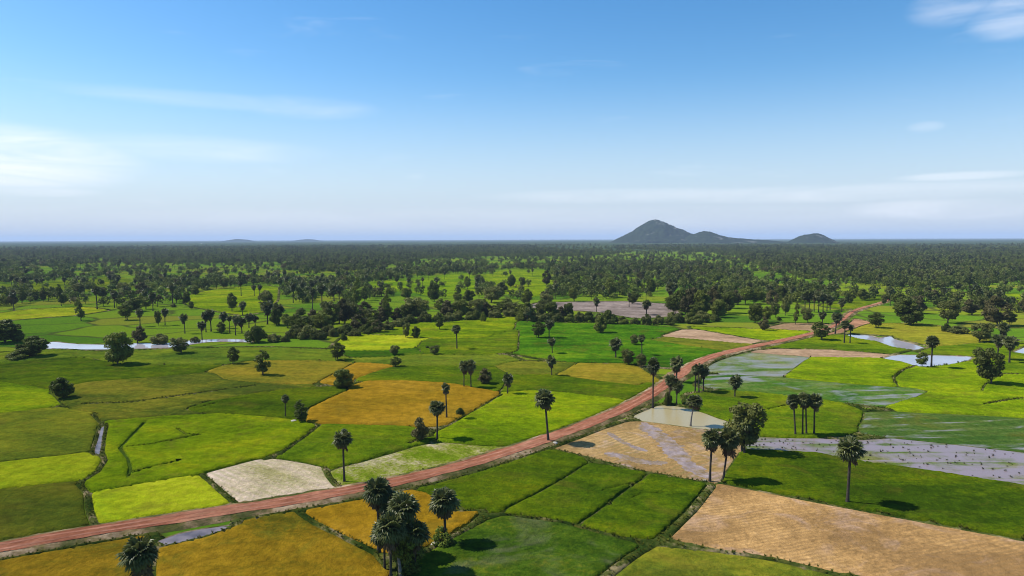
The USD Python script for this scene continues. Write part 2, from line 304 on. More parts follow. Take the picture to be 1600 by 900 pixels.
# (points in photo pixels, palette, crop height, label, material options); earlier fields win where two overlap
FIELDS = [
 ([(-70, 774), (0, 768), (40, 763), (120, 755), (135, 771), (137, 786), (146, 816), (150, 832), (60, 852), (0, 864), (-70, 878)], 'olive', .5, 'dark olive rice field at the left edge just above the dirt road', dict(rot=.2, dark=.72)),
 ([(-70, 734), (0, 728), (140, 712), (154, 721), (146, 735), (122, 752), (40, 760), (0, 765), (-70, 771)], 'lime', .55, 'narrow yellow green field left of the small ditch', dict(rot=.15, dark=.82)),
 ([(-70, 660), (0, 650), (80, 642), (143, 650), (151, 660), (150, 680), (138, 707), (0, 725), (-70, 731)], 'olive', .55, 'olive green rice field at the left edge above the narrow yellow green field', dict(rot=.2, tone=(1.12, 1.1, .9))),
 ([(167, 662), (250, 655), (350, 650), (410, 653), (455, 660), (480, 669), (462, 685), (432, 702), (395, 716), (350, 729), (300, 742), (240, 753), (180, 765), (142, 767), (150, 745), (167, 722), (162, 705), (163, 685)], 'bright', .55, 'large bright green field with dark wet furrows right of the small ditch', dict(rot=.35, dark=.86)),
 ([(143, 775), (170, 767), (240, 755), (296, 747), (312, 754), (322, 763), (358, 789), (352, 799), (240, 815), (158, 824)], 'lime', .5, 'vivid yellow green field touching the road at lower left', dict(rot=.2)),
 ([(320, 742), (398, 721), (440, 720), (476, 724), (514, 734), (510, 743), (522, 754), (548, 768), (440, 790), (390, 798), (360, 773)], 'pale', .10, 'pale harvested stubble field beside the road at lower left', dict(rot=.6, rows=(1.6, (0.34, 0.32, 0.14), .5, 2.0), tone=(1.32, 1.20, 1.25))),
 ([(502, 668), (560, 668), (637, 671), (655, 691), (625, 702), (562, 722), (517, 731), (470, 723), (437, 714), (470, 692)], 'green', .55, 'green field wedge between the orange field and the pale stubble field', dict(rot=.4)),
 ([(530, 734), (575, 720), (650, 700), (700, 695), (782, 700), (790, 706), (700, 733), (612, 757), (565, 764), (530, 748)], 'mixed', .12, 'half green half bare pale field along the upper side of the road', dict(rot=.9, big=.05, contrast=1.3)),
 ([(485, 641), (515, 626), (550, 610), (580, 598), (640, 598), (690, 601), (735, 608), (777, 617), (740, 637), (682, 665), (600, 664), (525, 662), (484, 656)], 'orange', .6, 'large ripe orange field in the middle left with a palm at its edge', dict(rot=.3, contrast=.7, streak=(.05, .25))),
 ([(400, 618), (440, 612), (512, 608), (544, 611), (515, 622), (480, 640), (474, 657), (440, 657), (340, 648), (300, 640), (330, 630)], 'green', .55, 'dark green rice field left of the large orange field', dict(rot=.2, dark=.72)),
 ([(689, 670), (740, 640), (785, 617), (830, 612), (880, 616), (975, 628), (950, 645), (880, 673), (800, 695), (755, 697), (700, 690)], 'bright', .55, 'yellow green rice field above the road with a lone tall palm at its corner', dict(rot=.25)),
 ([(790, 615), (800, 588), (860, 588), (930, 597), (1000, 606), (1018, 597), (1000, 618), (978, 627), (880, 615)], 'green', .55, 'deep green strip of field beside the lone tall palm', dict(rot=.2, dark=.85)),
 ([(872, 587), (900, 571), (980, 572), (1000, 585), (1016, 595), (998, 604), (930, 596)], 'gold', .5, 'golden olive field left of the palms beside the road', dict(rot=.1)),
 ([(802, 567), (897, 570), (880, 580), (866, 586), (800, 586), (780, 575)], 'olive', .5, 'small olive field in the middle of the fields', dict(rot=.1)),
 ([(560, 594), (605, 578), (660, 574), (770, 574), (798, 588), (780, 612), (735, 605), (690, 599), (630, 596)], 'green', .5, 'green field just above the large orange field', dict(rot=.1, dark=.9)),
 ([(330, 580), (400, 566), (470, 566), (548, 569), (520, 584), (470, 602), (400, 598), (350, 593)], 'gold', .5, 'golden field behind the tall leafy tree at middle left', dict(rot=.1)),
 ([(552, 570), (580, 568), (608, 571), (585, 580), (560, 590), (530, 600), (510, 596), (525, 585)], 'orange', .5, 'small orange field right of the golden field', dict(rot=.1)),
 ([(532, 546), (548, 529), (575, 525), (630, 526), (660, 530), (650, 543), (600, 548)], 'lime', .5, 'brightest yellow green field, a small patch below the tree line', dict(rot=.1)),
 ([(542, 550), (600, 549), (650, 545), (655, 553), (590, 558), (548, 557)], 'deep', .5, 'thin dark green strip below the brightest yellow green field', dict()),
 ([(575, 523), (590, 512), (625, 506), (700, 506), (800, 494), (806, 512), (760, 528), (664, 528), (635, 524)], 'bright', .5, 'bright green field right behind the small yellow green patch', dict(dark=.9)),
 ([(663, 532), (760, 530), (808, 516), (806, 548), (720, 556), (657, 551), (655, 543)], 'green', .5, 'green field around a lone palm below the tree line', dict()),
 ([(812, 503), (880, 507), (960, 507), (1050, 514), (1026, 525), (1012, 532), (1124, 549), (1092, 564), (1070, 574), (990, 568), (900, 566), (810, 551)], 'deep', .55, 'broad deep green field in the centre right of the lone palm', dict(rot=.1, tone=(1.25, 1.35, 1))),
 ([(1033, 525), (1072, 517), (1090, 517), (1177, 531), (1160, 536)], 'fallow', .12, 'reddish tan fallow field behind the road', dict(rot=.2)),
 ([(1016, 531), (1050, 528), (1160, 538), (1166, 540), (1128, 548)], 'olive', .4, 'olive strip in front of the reddish tan fallow field', dict()),
 ([(1092, 513), (1150, 515), (1262, 519), (1232, 527), (1182, 531)], 'bright', .5, 'bright green wedge behind the reddish tan fallow field', dict()),
 ([(1112, 580), (1128, 566), (1172, 553), (1258, 559), (1218, 589), (1160, 585)], 'swamp', .0, 'grey flooded paddy just right of the road', dict(rot=-.2, wet=(.42, .62, MUD), streak=(.02, .09), tone=(1.6, 1.5, 1.3))),
 ([(1178, 550), (1215, 546), (1300, 548), (1375, 554), (1368, 560), (1265, 557)], 'fallow', .1, 'dry tan strip beside the white ponds', dict(rot=.1)),
 ([(1266, 561), (1374, 561), (1405, 567), (1425, 573), (1402, 590), (1394, 604), (1310, 597), (1226, 589)], 'bright', .55, 'bright green field right of the grey flooded paddy', dict(rot=.2)),
 ([(1432, 576), (1470, 576), (1522, 569), (1536, 580), (1536, 596), (1528, 609), (1450, 610), (1408, 604), (1410, 592)], 'bright', .55, 'bright green field in front of the white pond', dict(rot=.2)),
 ([(1544, 600), (1590, 588), (1670, 588), (1670, 628), (1600, 620), (1542, 611)], 'bright', .5, 'bright green field at the right edge behind the dark round tree', dict(rot=.2)),
 ([(1452, 614), (1530, 614), (1600, 623), (1670, 632), (1670, 660), (1600, 652), (1500, 647), (1425, 644), (1392, 635), (1420, 624)], 'bright', .55, 'long bright green field above the flooded weedy paddy at right', dict(rot=.2)),
 ([(1116, 588), (1160, 588), (1220, 592), (1300, 600), (1392, 607), (1425, 608), (1445, 614), (1432, 621), (1384, 634), (1300, 625), (1200, 614), (1108, 604)], 'swamp', .1, 'flooded green paddy with strips of water in the right half', dict(rot=-.25, wet=(.52, .64, MUD), streak=(.02, .2), tone=(1.1, 1.3, .9))),
 ([(1088, 620), (1140, 614), (1200, 618), (1300, 630), (1342, 648), (1334, 669), (1305, 678), (1200, 682), (1188, 672), (1180, 660), (1130, 655), (1098, 643)], 'green', .55, 'green field around the row of four palms', dict(rot=.2)),
 ([(1004, 652), (1040, 636), (1095, 646), (1127, 658), (1120, 667), (1086, 667), (1020, 658)], 'swamp', .0, 'small shallow yellowish pool beside the leaning palm', dict(wet=(.26, .40, (0.30, 0.25, 0.13)))),
 ([(862, 702), (905, 689), (950, 675), (990, 662), (1015, 662), (1095, 673), (1132, 680), (1152, 702), (1128, 738), (1108, 752), (1005, 735), (910, 720)], 'straw', .10, 'harvested straw field with purple mud tracks right of the road', dict(rot=-.75, rows=(1.6, (0.22, 0.165, 0.06), .75, 4.5), tone=(1.08, 1.0, .82), contrast=1.2, dry=.6, dry_col=(.36, .29, .31))),
 ([(1180, 686), (1260, 689), (1350, 693), (1400, 690), (1460, 696), (1600, 712), (1670, 719), (1670, 770), (1600, 757), (1480, 738), (1350, 719), (1275, 706), (1180, 702)], 'swamp', .0, 'purple muddy paddy under water with dark reed tufts at right', dict(rot=-.1, wet=(.41, .53, (0.205, 0.160, 0.165)), streak=(.02, .2), tone=(1.5, 1.25, 1.2))),
 ([(1358, 648), (1425, 647), (1500, 650), (1600, 656), (1670, 664), (1670, 712), (1600, 703), (1450, 686), (1362, 677), (1345, 670)], 'swamp', .1, 'weedy flooded paddy with glints of water behind the purple one', dict(rot=-.1, wet=(.52, .62, MUD), streak=(.03, .3), tone=(1.1, 1.05, 1))),
 ([(1160, 708), (1200, 706), (1275, 711), (1350, 724), (1480, 743), (1600, 762), (1670, 775), (1670, 853), (1600, 841), (1350, 794), (1275, 781), (1200, 766), (1140, 752), (1138, 740)], 'green', .55, 'long dark green field with a leaning palm at its lower edge', dict(rot=-.15, dark=.68, contrast=1.3)),
 ([(1116, 761), (1132, 759), (1200, 772), (1275, 786), (1350, 800), (1600, 847), (1670, 860), (1670, 960), (1520, 925), (1325, 893), (1200, 869), (1050, 838), (1070, 811), (1100, 784)], 'straw', .12, 'large tan stubble field filling the bottom right corner', dict(rot=-.42, rows=(1.0, (0.20, 0.125, 0.055), .55, 4.0), tone=(1.20, 1.05, .82), contrast=1.2, dry=.5, dry_col=(.36, .25, .20))),
 ([(1032, 853), (1120, 862), (1200, 874), (1330, 901), (1440, 930), (1440, 960), (930, 960), (980, 895)], 'olive', .35, 'yellowish green field with bare spots at the bottom edge', dict(rot=.3, contrast=1.3, wet=(.60, .70, (0.34, 0.30, 0.20), .05))),
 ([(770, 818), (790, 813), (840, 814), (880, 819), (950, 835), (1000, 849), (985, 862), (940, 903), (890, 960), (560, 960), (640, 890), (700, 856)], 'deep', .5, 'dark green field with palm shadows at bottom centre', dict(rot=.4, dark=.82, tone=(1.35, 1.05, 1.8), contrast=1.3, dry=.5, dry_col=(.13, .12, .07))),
 ([(470, 801), (520, 789), (570, 778), (632, 768), (662, 772), (676, 783), (700, 795), (745, 804), (735, 819), (716, 832), (685, 848), (650, 860), (600, 860), (560, 846), (520, 829), (492, 817)], 'orange', .6, 'ripe orange field behind the dense palm clump', dict(rot=.3, tone=(.92, .9, .8), contrast=.8)),
 ([(250, 858), (320, 841), (370, 822), (410, 806), (450, 801), (466, 808), (482, 820), (520, 838), (576, 864), (600, 892), (610, 960), (240, 960)], 'umber', .6, 'big orange brown field at the bottom left of the palm clump', dict(rot=.3, tone=(1.28, 1.22, 1), contrast=1.1, dry=.6, dry_col=(.095, .105, .010))),
 ([(-70, 898), (0, 878), (60, 864), (110, 858), (170, 846), (215, 846), (236, 862), (235, 960), (-70, 960)], 'umber', .6, 'orange brown field in the bottom left corner around a palm', dict(rot=.2, tone=(1.2, 1.15, 1), contrast=1.1, dry=.6, dry_col=(.09, .095, .010))),
 ([(695, 754), (760, 731), (860, 704), (908, 722), (880, 747), (835, 772), (788, 795), (758, 799), (720, 790), (672, 771), (645, 765)], 'green', .55, 'green field right below the road in the centre', dict(rot=.3, dark=.74)),
 ([(921, 729), (1000, 743), (1003, 750), (970, 770), (940, 792), (924, 804), (906, 815), (880, 814), (792, 799), (840, 774), (884, 749)], 'green', .55, 'middle green field between two narrow dark bunds', dict(rot=.3, dark=.80)),
 ([(1010, 746), (1060, 752), (1096, 760), (1090, 780), (1074, 797), (1048, 818), (1024, 838), (1000, 838), (960, 831), (912, 817), (930, 805), (946, 794), (974, 772)], 'green', .55, 'green field left of the large tan stubble field', dict(rot=.3, dark=.78, contrast=1.2)),
 ([(85, 614), (140, 600), (250, 592), (330, 584), (345, 594), (400, 600), (480, 604), (400, 615), (325, 629), (290, 640), (335, 649), (250, 653), (165, 660), (152, 645), (120, 630)], 'olive', .5, 'broad olive brown field right of the small round tree at left', dict(rot=.2, contrast=1.3, tone=(1.05, 1.0, 1), dark=.92)),
 ([(-70, 600), (0, 600), (50, 607), (84, 618), (76, 634), (40, 642), (0, 647), (-70, 655)], 'bright', .5, 'bright green patch at the left edge beside the small round tree', dict(rot=.1)),
 ([(-70, 575), (0, 570), (120, 560), (200, 572), (330, 572), (325, 582), (240, 590), (130, 598), (85, 610), (45, 602), (0, 597), (-70, 596)], 'green', .5, 'dark green field below the white stream at left', dict(rot=.1, dark=.75)),
 ([(-70, 556), (0, 554), (70, 549), (160, 553), (270, 548), (400, 545), (525, 550), (540, 562), (400, 563), (330, 570), (200, 569), (120, 557), (0, 566), (-70, 570)], 'olive', .5, 'olive green field along the lower bank of the white stream', dict(rot=.05, tone=(.95, 1.15, .9))),
 ([(548, 562), (655, 556), (780, 557), (800, 565), (770, 571), (660, 571), (612, 571), (560, 567)], 'olive', .5, 'olive green strip across the middle of the fields', dict(tone=(1.05, 1.2, 1))),
 ([(1180, 547), (1215, 537), (1275, 527), (1330, 526), (1400, 545), (1372, 552), (1300, 546), (1215, 545)], 'green', .5, 'green field with a leafy tree left of the white ponds', dict()),
 ([(1330, 519), (1360, 508), (1440, 508), (1520, 522), (1525, 531), (1470, 540), (1436, 533), (1400, 524)], 'gold', .5, 'golden green field behind the white ponds', dict(tone=(.85, 1.05, 1))),
 ([(1456, 552), (1480, 543), (1530, 540), (1600, 536), (1670, 545), (1670, 583), (1590, 585), (1535, 580), (1526, 563), (1528, 556)], 'green', .5, 'green field at the right edge beside the white pond', dict()),
 ([(900, 473), (975, 472), (1037, 476), (1047, 492), (1000, 496), (950, 487), (838, 480), (850, 474)], 'plough', .1, 'purplish brown ploughed field among the trees behind the centre', dict(rot=.1)),
 ([(1290, 520), (1300, 506), (1312, 497), (1340, 502), (1345, 507), (1326, 515)], 'fallow', .06, 'bare reddish earth beside the bend of the road', dict(tone=(1.05, .85, .8))),
 ([(1215, 513), (1240, 507), (1288, 508), (1280, 517)], 'fallow', .1, 'dull reddish field beside the bend of the road', dict(tone=(.7, .7, .6))),
 ([(-70, 498), (0, 492), (60, 484), (125, 482), (150, 486), (110, 492), (0, 500), (-70, 506)], 'lime', .4, 'thin yellow green strip far away at the left', dict(tone=(.9, .85, 1))),
 ([(-70, 448), (0, 446), (120, 439), (172, 433), (190, 440), (186, 452), (100, 455), (0, 460), (-70, 464)], 'green', .4, 'far green field below the forest at the left edge', dict(tone=(1.2, 1.1, 1))),
 ([(308, 462), (340, 454), (400, 447), (420, 449), (414, 470), (388, 490), (330, 480), (310, 474)], 'bright', .4, 'far bright green field with a few palms left of the centre', dict()),
 ([(590, 442), (650, 436), (720, 428), (735, 436), (730, 455), (690, 462), (640, 452), (600, 456)], 'bright', .4, 'far bright green field behind the tree line', dict(tone=(.8, .95, 1))),
 ([(760, 432), (800, 422), (840, 422), (850, 450), (830, 462), (800, 455), (780, 452)], 'bright', .4, 'far bright green field left of the ploughed field', dict(tone=(.9, .95, 1))),
 ([(1300, 478), (1330, 468), (1372, 463), (1380, 470), (1360, 477), (1320, 482)], 'green', .4, 'far green field beside the last bit of road', dict()),
 ([(1568, 462), (1600, 461), (1670, 464), (1670, 478), (1600, 474), (1575, 470)], 'bright', .4, 'far bright green field at the right edge below the forest', dict()),
]
def fbm2(x, y, sc, seed=0):
    p = np.column_stack([x / sc, y / sc, np.full(len(x), 3.7 + seed * 11.3)])
    return meshkit.fbm(p)
def smooth_poly(pts):
    """rounds the corners of a field a little (two rounds of corner cutting)"""
    p = np.asarray(pts, float)
    for _ in range(2):
        q = np.roll(p, -1, 0)
        p = np.stack([0.92 * p + 0.08 * q, 0.08 * p + 0.92 * q], 1).reshape(-1, 2)
    return p
def biggest(g): return g if g.geom_type == 'Polygon' else max(g.geoms, key=lambda x: x.area)
def sample_line(line, step):
    n = max(int(line.length / step), 8)
    return np.array([line.interpolate(t, normalized=True).coords[0] for t in np.arange(n) / n])
def tri_poly(poly, step, inset):
    ext = [poly.exterior, *poly.interiors]
    pts = [sample_line(r, step) for r in ext]
    inner = poly.buffer(-inset)
    for g in ([inner] if inner.geom_type == 'Polygon' else inner.geoms):
        if not g.is_empty: pts += [sample_line(r, step) for r in [g.exterior, *g.interiors]]
    x0, y0, x1, y1 = poly.bounds
    gx, gy = np.meshgrid(np.arange(x0, x1, step), np.arange(y0, y1, step))
    gp = np.column_stack([gx.ravel(), gy.ravel()]) + rng.uniform(-.25, .25, (gx.size, 2)) * step
    core = poly.buffer(-inset - 0.5 * step)
    if not core.is_empty:
        gp = gp[shapely.contains_xy(core, gp[:, 0], gp[:, 1])]; pts.append(gp)
    p = np.vstack(pts)
    t = Delaunay(p).simplices
    c = p[t].mean(1)
    t = t[shapely.contains_xy(poly.buffer(0.02), c[:, 0], c[:, 1])]
    a, b, d = p[t[:, 0]], p[t[:, 1]], p[t[:, 2]]
    cr = (b[:, 0] - a[:, 0]) * (d[:, 1] - a[:, 1]) - (b[:, 1] - a[:, 1]) * (d[:, 0] - a[:, 0])
    t = np.where((cr < 0)[:, None], t[:, [0, 2, 1]], t)
    return p, t[np.abs(cr) > 1e-6]

WATER = [  # ponds and streams: outline in pixels, label
 ('stream', [(70, 536), (84, 534), (100, 536), (125, 538), (162, 539), (207, 536.5), (240, 536.5), (265, 536), (305, 531.5), (350, 530), (392, 531), (394, 535), (350, 533.5), (318, 535), (268, 543), (207, 545), (162, 546), (110, 546), (72, 545)], None),
 ('pond', [(1320, 523), (1357, 523.5), (1374, 529), (1392, 525), (1397, 530), (1425, 537), (1446, 544.5), (1425, 547), (1395, 542), (1370, 533), (1345, 530)], None),
 ('pond', [(1378, 561), (1397, 555), (1460, 555), (1522, 557.5), (1510, 564.5), (1475, 571), (1437, 573.5), (1410, 566)], None),
 ('pond', [(1583, 551), (1605, 541), (1670, 540), (1670, 556), (1605, 554)], None),
 ('ditch_water', [(159, 665), (163, 666), (159, 685), (157, 703), (154, 713), (147, 707), (152, 692), (156, 678)], None),
 ('ditch_water', [(245, 846), (285, 833), (330, 825), (372, 820), (320, 839), (252, 855)], None),
]
usdkit.material(stage, '/World/Looks/pond_water', {
    'g': ('geometry', {}), 'n': ('noise_texture', {'scale': 0.6, 'detail': 3.0}), 'n1': ('noise_texture', {'scale': 0.05, 'detail': 3.0}),
    'r': ('rgb_ramp', {'ramp': [(0.3, (0.27, 0.25, 0.27)), (0.7, (0.37, 0.35, 0.38))]}),
    'b': ('bump', {'strength': 0.05, 'distance': 0.05}), 'p': ('principled_bsdf', {'roughness': 0.08, 'ior': 1.33})},
    [('g.position', 'n.vector'), ('g.position', 'n1.vector'), ('n1.fac', 'r.fac'), ('r.color', 'p.base_color'), ('n.fac', 'b.height'), ('b.normal', 'p.normal')], surface='p.BSDF')
taken = [road_zone]
water_polys = []
usdkit.material(stage, '/World/Looks/ditch_mud', {'g': ('geometry', {}), 'n': ('noise_texture', {'scale': 0.35, 'detail': 5.0}), 'r': ('rgb_ramp', {'ramp': [(0.35, (0.075, 0.062, 0.066)), (0.65, (0.19, 0.155, 0.16))]}),
    'p': ('principled_bsdf', {'roughness': 0.35, 'ior': 1.33})}, [('g.position', 'n.vector'), ('n.fac', 'r.fac'), ('r.color', 'p.base_color')], surface='p.BSDF')
for name, pts, _ in WATER:
    poly = biggest(Polygon(smooth_poly(ground(pts))).buffer(0).difference(road_line.buffer(3.4)))
    water_polys.append(poly)
    p, t = tri_poly(poly, 4.0, 1.0)
    tag(obj(name, (np.column_stack([p, np.full(len(p), 0.05)]), t), 'ditch_mud' if name == 'ditch_water' else 'pond_water'), kind='structure')
field_mat('bank_mud', [(0.060, 0.070, 0.014), (0.11, 0.095, 0.04), (0.20, 0.155, 0.10), (0.27, 0.22, 0.16)], big=.15, streak=(.2, .2), fine=.8)
for (name, *_), poly in zip(WATER, water_polys):
    wb = 0.5 if name == 'ditch_water' else 1.5
    ring = poly.buffer(wb).difference(poly.buffer(-0.15))
    p, t = tri_poly(ring, 2.0 if wb > 1 else .8, .35)
    z = .03 + np.clip(np.minimum(shapely.distance(poly, shapely.points(p)), wb - shapely.distance(poly, shapely.points(p))) / .5, 0, 1) * (.12 + .10 * fbm2(p[:, 0], p[:, 1], 4., 12))
    tag(obj('water_bank', (np.column_stack([p, z]), t), 'bank_mud', smooth=True), kind='structure')
taken.append(unary_union(water_polys).buffer(1.3))

FURROWS = [LineString(ground(c)).buffer(w_) for c, w_ in (([(228, 660), (205, 683), (187, 702), (200, 718), (204, 733), (200, 746)], .27), ([(187, 702), (230, 697), (275, 689), (312, 681)], .30), ([(312, 681), (290, 680), (277, 671)], .25),
    ([(200, 743), (235, 732), (280, 721)], .32), ([(880, 612), (900, 617), (940, 616)], .3), ([(1200, 640), (1240, 632)], .3), ([(300, 640), (350, 628), (400, 622)], .3), ([(940, 770), (985, 757)], .25), ([(950, 793), (1000, 775), (1040, 772)], .25))]
CUTS = [  # ditches and weedy verges: (line, half width in m)
 ([(146, 649), (160, 664), (155, 700), (164, 720), (150, 741), (124, 757), (137, 772), (140, 800), (152, 830)], .95), ([(497, 667), (470, 688), (436, 712), (415, 718)], .9), ([(508, 732), (514, 745), (525, 758), (556, 772)], 1.0),
 ([(316, 743), (340, 763), (372, 790), (388, 800)], .95), ([(462, 798), (490, 818), (530, 838), (592, 868), (610, 890)], 1.0), ([(1112, 760), (1080, 800), (1040, 838), (985, 872), (930, 915)], 1.15), ([(790, 806), (880, 818), (1000, 850), (1110, 861), (1200, 874), (1330, 905)], .9),
 ([(130, 632), (200, 630), (290, 618), (400, 603)], .5), ([(170, 648), (260, 640), (330, 627)], .45), ([(1540, 632), (1575, 626), (1600, 623)], .5), ([(1400, 600), (1396, 590), (1412, 578), (1428, 573)], 1.0), ([(700, 800), (760, 800), (735, 822), (690, 850), (650, 866)], .8), ([(870, 704), (1005, 738), (1110, 757)], .8),
 ([(1130, 756), (1200, 770), (1330, 795), (1600, 845)], .7), ([(640, 694), (690, 672), (785, 617)], .8)]
obstacles = unary_union(taken + [LineString(ground(c)).buffer(w_) for c, w_ in CUTS] + FURROWS)
polys, gaps = [], []
for pts, *_ in FIELDS:
    poly = Polygon(smooth_poly(ground(pts))).buffer(0)
    gap = float(np.clip(0.0030 * np.hypot(*poly.centroid.coords[0]), 0.55, 1.15)); gaps.append(gap)
    poly = biggest(poly.buffer(-gap).difference(obstacles))
    if polys: poly = biggest(poly.difference(unary_union(polys).buffer(gap)))
    polys.append(poly)
for _ in range(7):      # neighbours grow towards one another until only the bund is left between them
    for i, poly in enumerate(polys):
        inc = 0.0022 * float(np.hypot(*poly.centroid.coords[0]))
        g = poly.buffer(inc, join_style='mitre')
        others = unary_union([polys[k] for k in range(len(polys)) if k != i and polys[k].distance(g) < 2.5])
        polys[i] = biggest(g.difference(others.buffer(1.7 * gaps[i])).difference(obstacles))
def wobble(poly, seed):
    poly = poly.segmentize(1.5 if poly.distance(shapely.Point(0, 0)) < 300 else 4.0)
    c = np.array(poly.exterior.coords[:-1]); t = np.gradient(c, axis=0); t /= np.linalg.norm(t, axis=1, keepdims=True) + 1e-9
    amp = float(np.clip(0.0022 * np.hypot(*c.mean(0)), .25, .6))
    k = amp * fbm2(c[:, 0], c[:, 1], 7.0, seed) + .4 * amp * fbm2(c[:, 0], c[:, 1], 2.2, seed + 50)
    q = Polygon(c + np.column_stack([-t[:, 1], t[:, 0]]) * k[:, None], [r.coords for r in poly.interiors])
    return biggest(q.buffer(0))
field_polys, near_fields = [], []
for i, (pts, pal, h, label, o) in enumerate(FIELDS):
    poly = wobble(biggest(polys[i].buffer(-0.35).buffer(0.35)), i)
    c = np.array(poly.centroid.coords[0]); dist = float(np.hypot(*c))
    dmin = poly.distance(shapely.Point(0, 0))
    step = float(np.clip(max(dmin, 100) / 130, 0.9, 5.0))
    step = max(step, math.sqrt(poly.area / 22000))
    p, t = tri_poly(poly, step, 0.28)
    d = shapely.distance(poly.boundary, shapely.points(p))
    e = np.clip(d / 0.28, 0, 1)
    h = h * 0.75
    nz = fbm2(p[:, 0], p[:, 1], 5.0, i)
    hh = max(h, 0.02)
    z = 0.03 + e * (hh + (0.30 * h + 0.015) * nz + 0.10 * h * rng.normal(size=len(p)))
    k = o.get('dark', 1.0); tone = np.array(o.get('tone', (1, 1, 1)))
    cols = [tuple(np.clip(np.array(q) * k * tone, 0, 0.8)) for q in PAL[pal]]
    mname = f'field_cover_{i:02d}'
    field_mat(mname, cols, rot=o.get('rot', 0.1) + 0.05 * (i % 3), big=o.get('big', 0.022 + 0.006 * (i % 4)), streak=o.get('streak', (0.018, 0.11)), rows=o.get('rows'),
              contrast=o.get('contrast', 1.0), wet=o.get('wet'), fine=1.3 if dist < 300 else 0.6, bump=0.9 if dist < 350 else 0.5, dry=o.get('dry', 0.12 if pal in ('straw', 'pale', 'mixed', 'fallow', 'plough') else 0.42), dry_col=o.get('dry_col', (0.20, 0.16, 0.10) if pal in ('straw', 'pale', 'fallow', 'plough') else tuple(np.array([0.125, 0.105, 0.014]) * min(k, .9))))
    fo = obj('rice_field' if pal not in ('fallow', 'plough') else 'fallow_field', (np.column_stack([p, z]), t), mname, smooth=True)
    tag(fo, label, 'field', kind='structure')
    field_polys.append(poly)
    if dmin < 560: near_fields.append(poly)

plain_mat('furrow_mud', (0.018, 0.036, 0.004), (0.045, 0.075, 0.006), 0.5, spec=0.0)
for fz in FURROWS:
    p, t = tri_poly(fz, 1.2, .15)
    tag(obj('furrow', (np.column_stack([p, np.full(len(p), .06)]), t), 'furrow_mud'), kind='structure')
# tractor tracks of purple mud through the straw field
field_mat('track_mud', [(0.20, 0.140, 0.075), (0.24, 0.180, 0.13), (0.25, 0.20, 0.195), (0.28, 0.23, 0.225)], big=.2, streak=(.5, .5), fine=1.2, dry=.2)
for tr, w in (([(1006, 661), (1022, 676), (1040, 690), (1052, 704), (1072, 724), (1108, 748)], 2.0), ([(950, 676), (966, 687), (985, 697), (1012, 706)], .7), ([(944, 709), (975, 715), (1005, 722), (1042, 723)], 1.1)):
    pts_ = ground(tr); tck_, _ = splprep(pts_.T, s=0, k=min(3, len(pts_) - 1)); cl = np.array(splev(np.linspace(0, 1, 60), tck_)).T
    tt = np.gradient(cl, axis=0); tt /= np.linalg.norm(tt, axis=1, keepdims=True); nn_ = np.stack([-tt[:, 1], tt[:, 0]], 1)
    ww = w * (1 + .9 * fbm2(cl[:, 0], cl[:, 1], 2.2, 3) + .25 * rng.normal(size=60)) * np.clip(np.minimum(np.arange(60), np.arange(60)[::-1]) / 8 + .3, 0, 1)
    v = np.stack([np.column_stack([cl + nn_ * (ww * o_)[:, None], np.full(60, z_)]) for o_, z_ in ((-1, .10), (-.5, .165), (.5, .165), (1, .10))], 1).reshape(-1, 3)
    tag(obj('mud_track', (v, np.array([[i * 4 + k, i * 4 + 4 + k, i * 4 + 5 + k, i * 4 + 1 + k] for i in range(59) for k in range(3)])[:, ::-1]), 'track_mud', smooth=True), kind='structure')

# bunds: low weedy earth banks between the fields
near_all = unary_union(near_fields)
solid = unary_union([near_all, road_line.buffer(3.9), *water_polys, *FURROWS])
bund = near_all.buffer(2.3).difference(solid.buffer(0.06)).buffer(-0.12).buffer(0.12)
field_mat('bund_weeds', [(0.016, 0.032, 0.005), (0.034, 0.052, 0.008), (0.065, 0.075, 0.018), (0.21, 0.165, 0.085)], big=0.12, streak=(0.15, 0.15), fine=0.9, contrast=1.15)
mb = MB()
bund_pts = []
for g in ([bund] if bund.geom_type == 'Polygon' else bund.geoms):
    if g.area < 3: continue
    p, t = tri_poly(g, 0.95 if g.distance(shapely.Point(0, 0)) < 260 else 1.8, 0.42)
    if not len(t): continue
    d = shapely.distance(g.boundary, shapely.points(p))
    z = 0.02 + np.clip(d / 0.42, 0, 1) * (0.34 + 0.16 * fbm2(p[:, 0], p[:, 1], 3.0, 99) + 0.05 * rng.normal(size=len(p)))
    mb.add(np.column_stack([p, z]), t)
    q = np.column_stack([p, z])[d > 0.15]; bund_pts.append(q)
tag(obj('field_bund', mb.mesh(), 'bund_weeds', smooth=True), kind='structure')

# ------------------------------------------------------------------ hills
usdkit.material(stage, '/World/Looks/hill_forest', {
    'g': ('geometry', {}), 'n': ('noise_texture', {'scale': 0.03, 'detail': 6.0, 'roughness': 0.7}), 'n2': ('noise_texture', {'scale': 0.006, 'detail': 5.0, 'roughness': 0.65, 'distortion': 0.6}),
    'r': ('rgb_ramp', {'ramp': [(0.3, (0.005, 0.011, 0.006)), (0.7, (0.030, 0.044, 0.020))]}),
    'rk': ('map_range', {'range_type': 'smoothstep', 'from_min': 0.58, 'from_max': 0.68, 'to_max': 0.6, 'clamp': True}),
    'm': ('mix_color', {'b': (0.24, 0.23, 0.21)}), 'p': ('diffuse_bsdf', {})},
    [('g.position', 'n.vector'), ('g.position', 'n2.vector'), ('n.fac', 'r.fac'), ('n2.fac', 'rk.value'), ('rk.result', 'm.fac'), ('r.color', 'm.a'), ('m.result', 'p.color')], surface='p.BSDF')
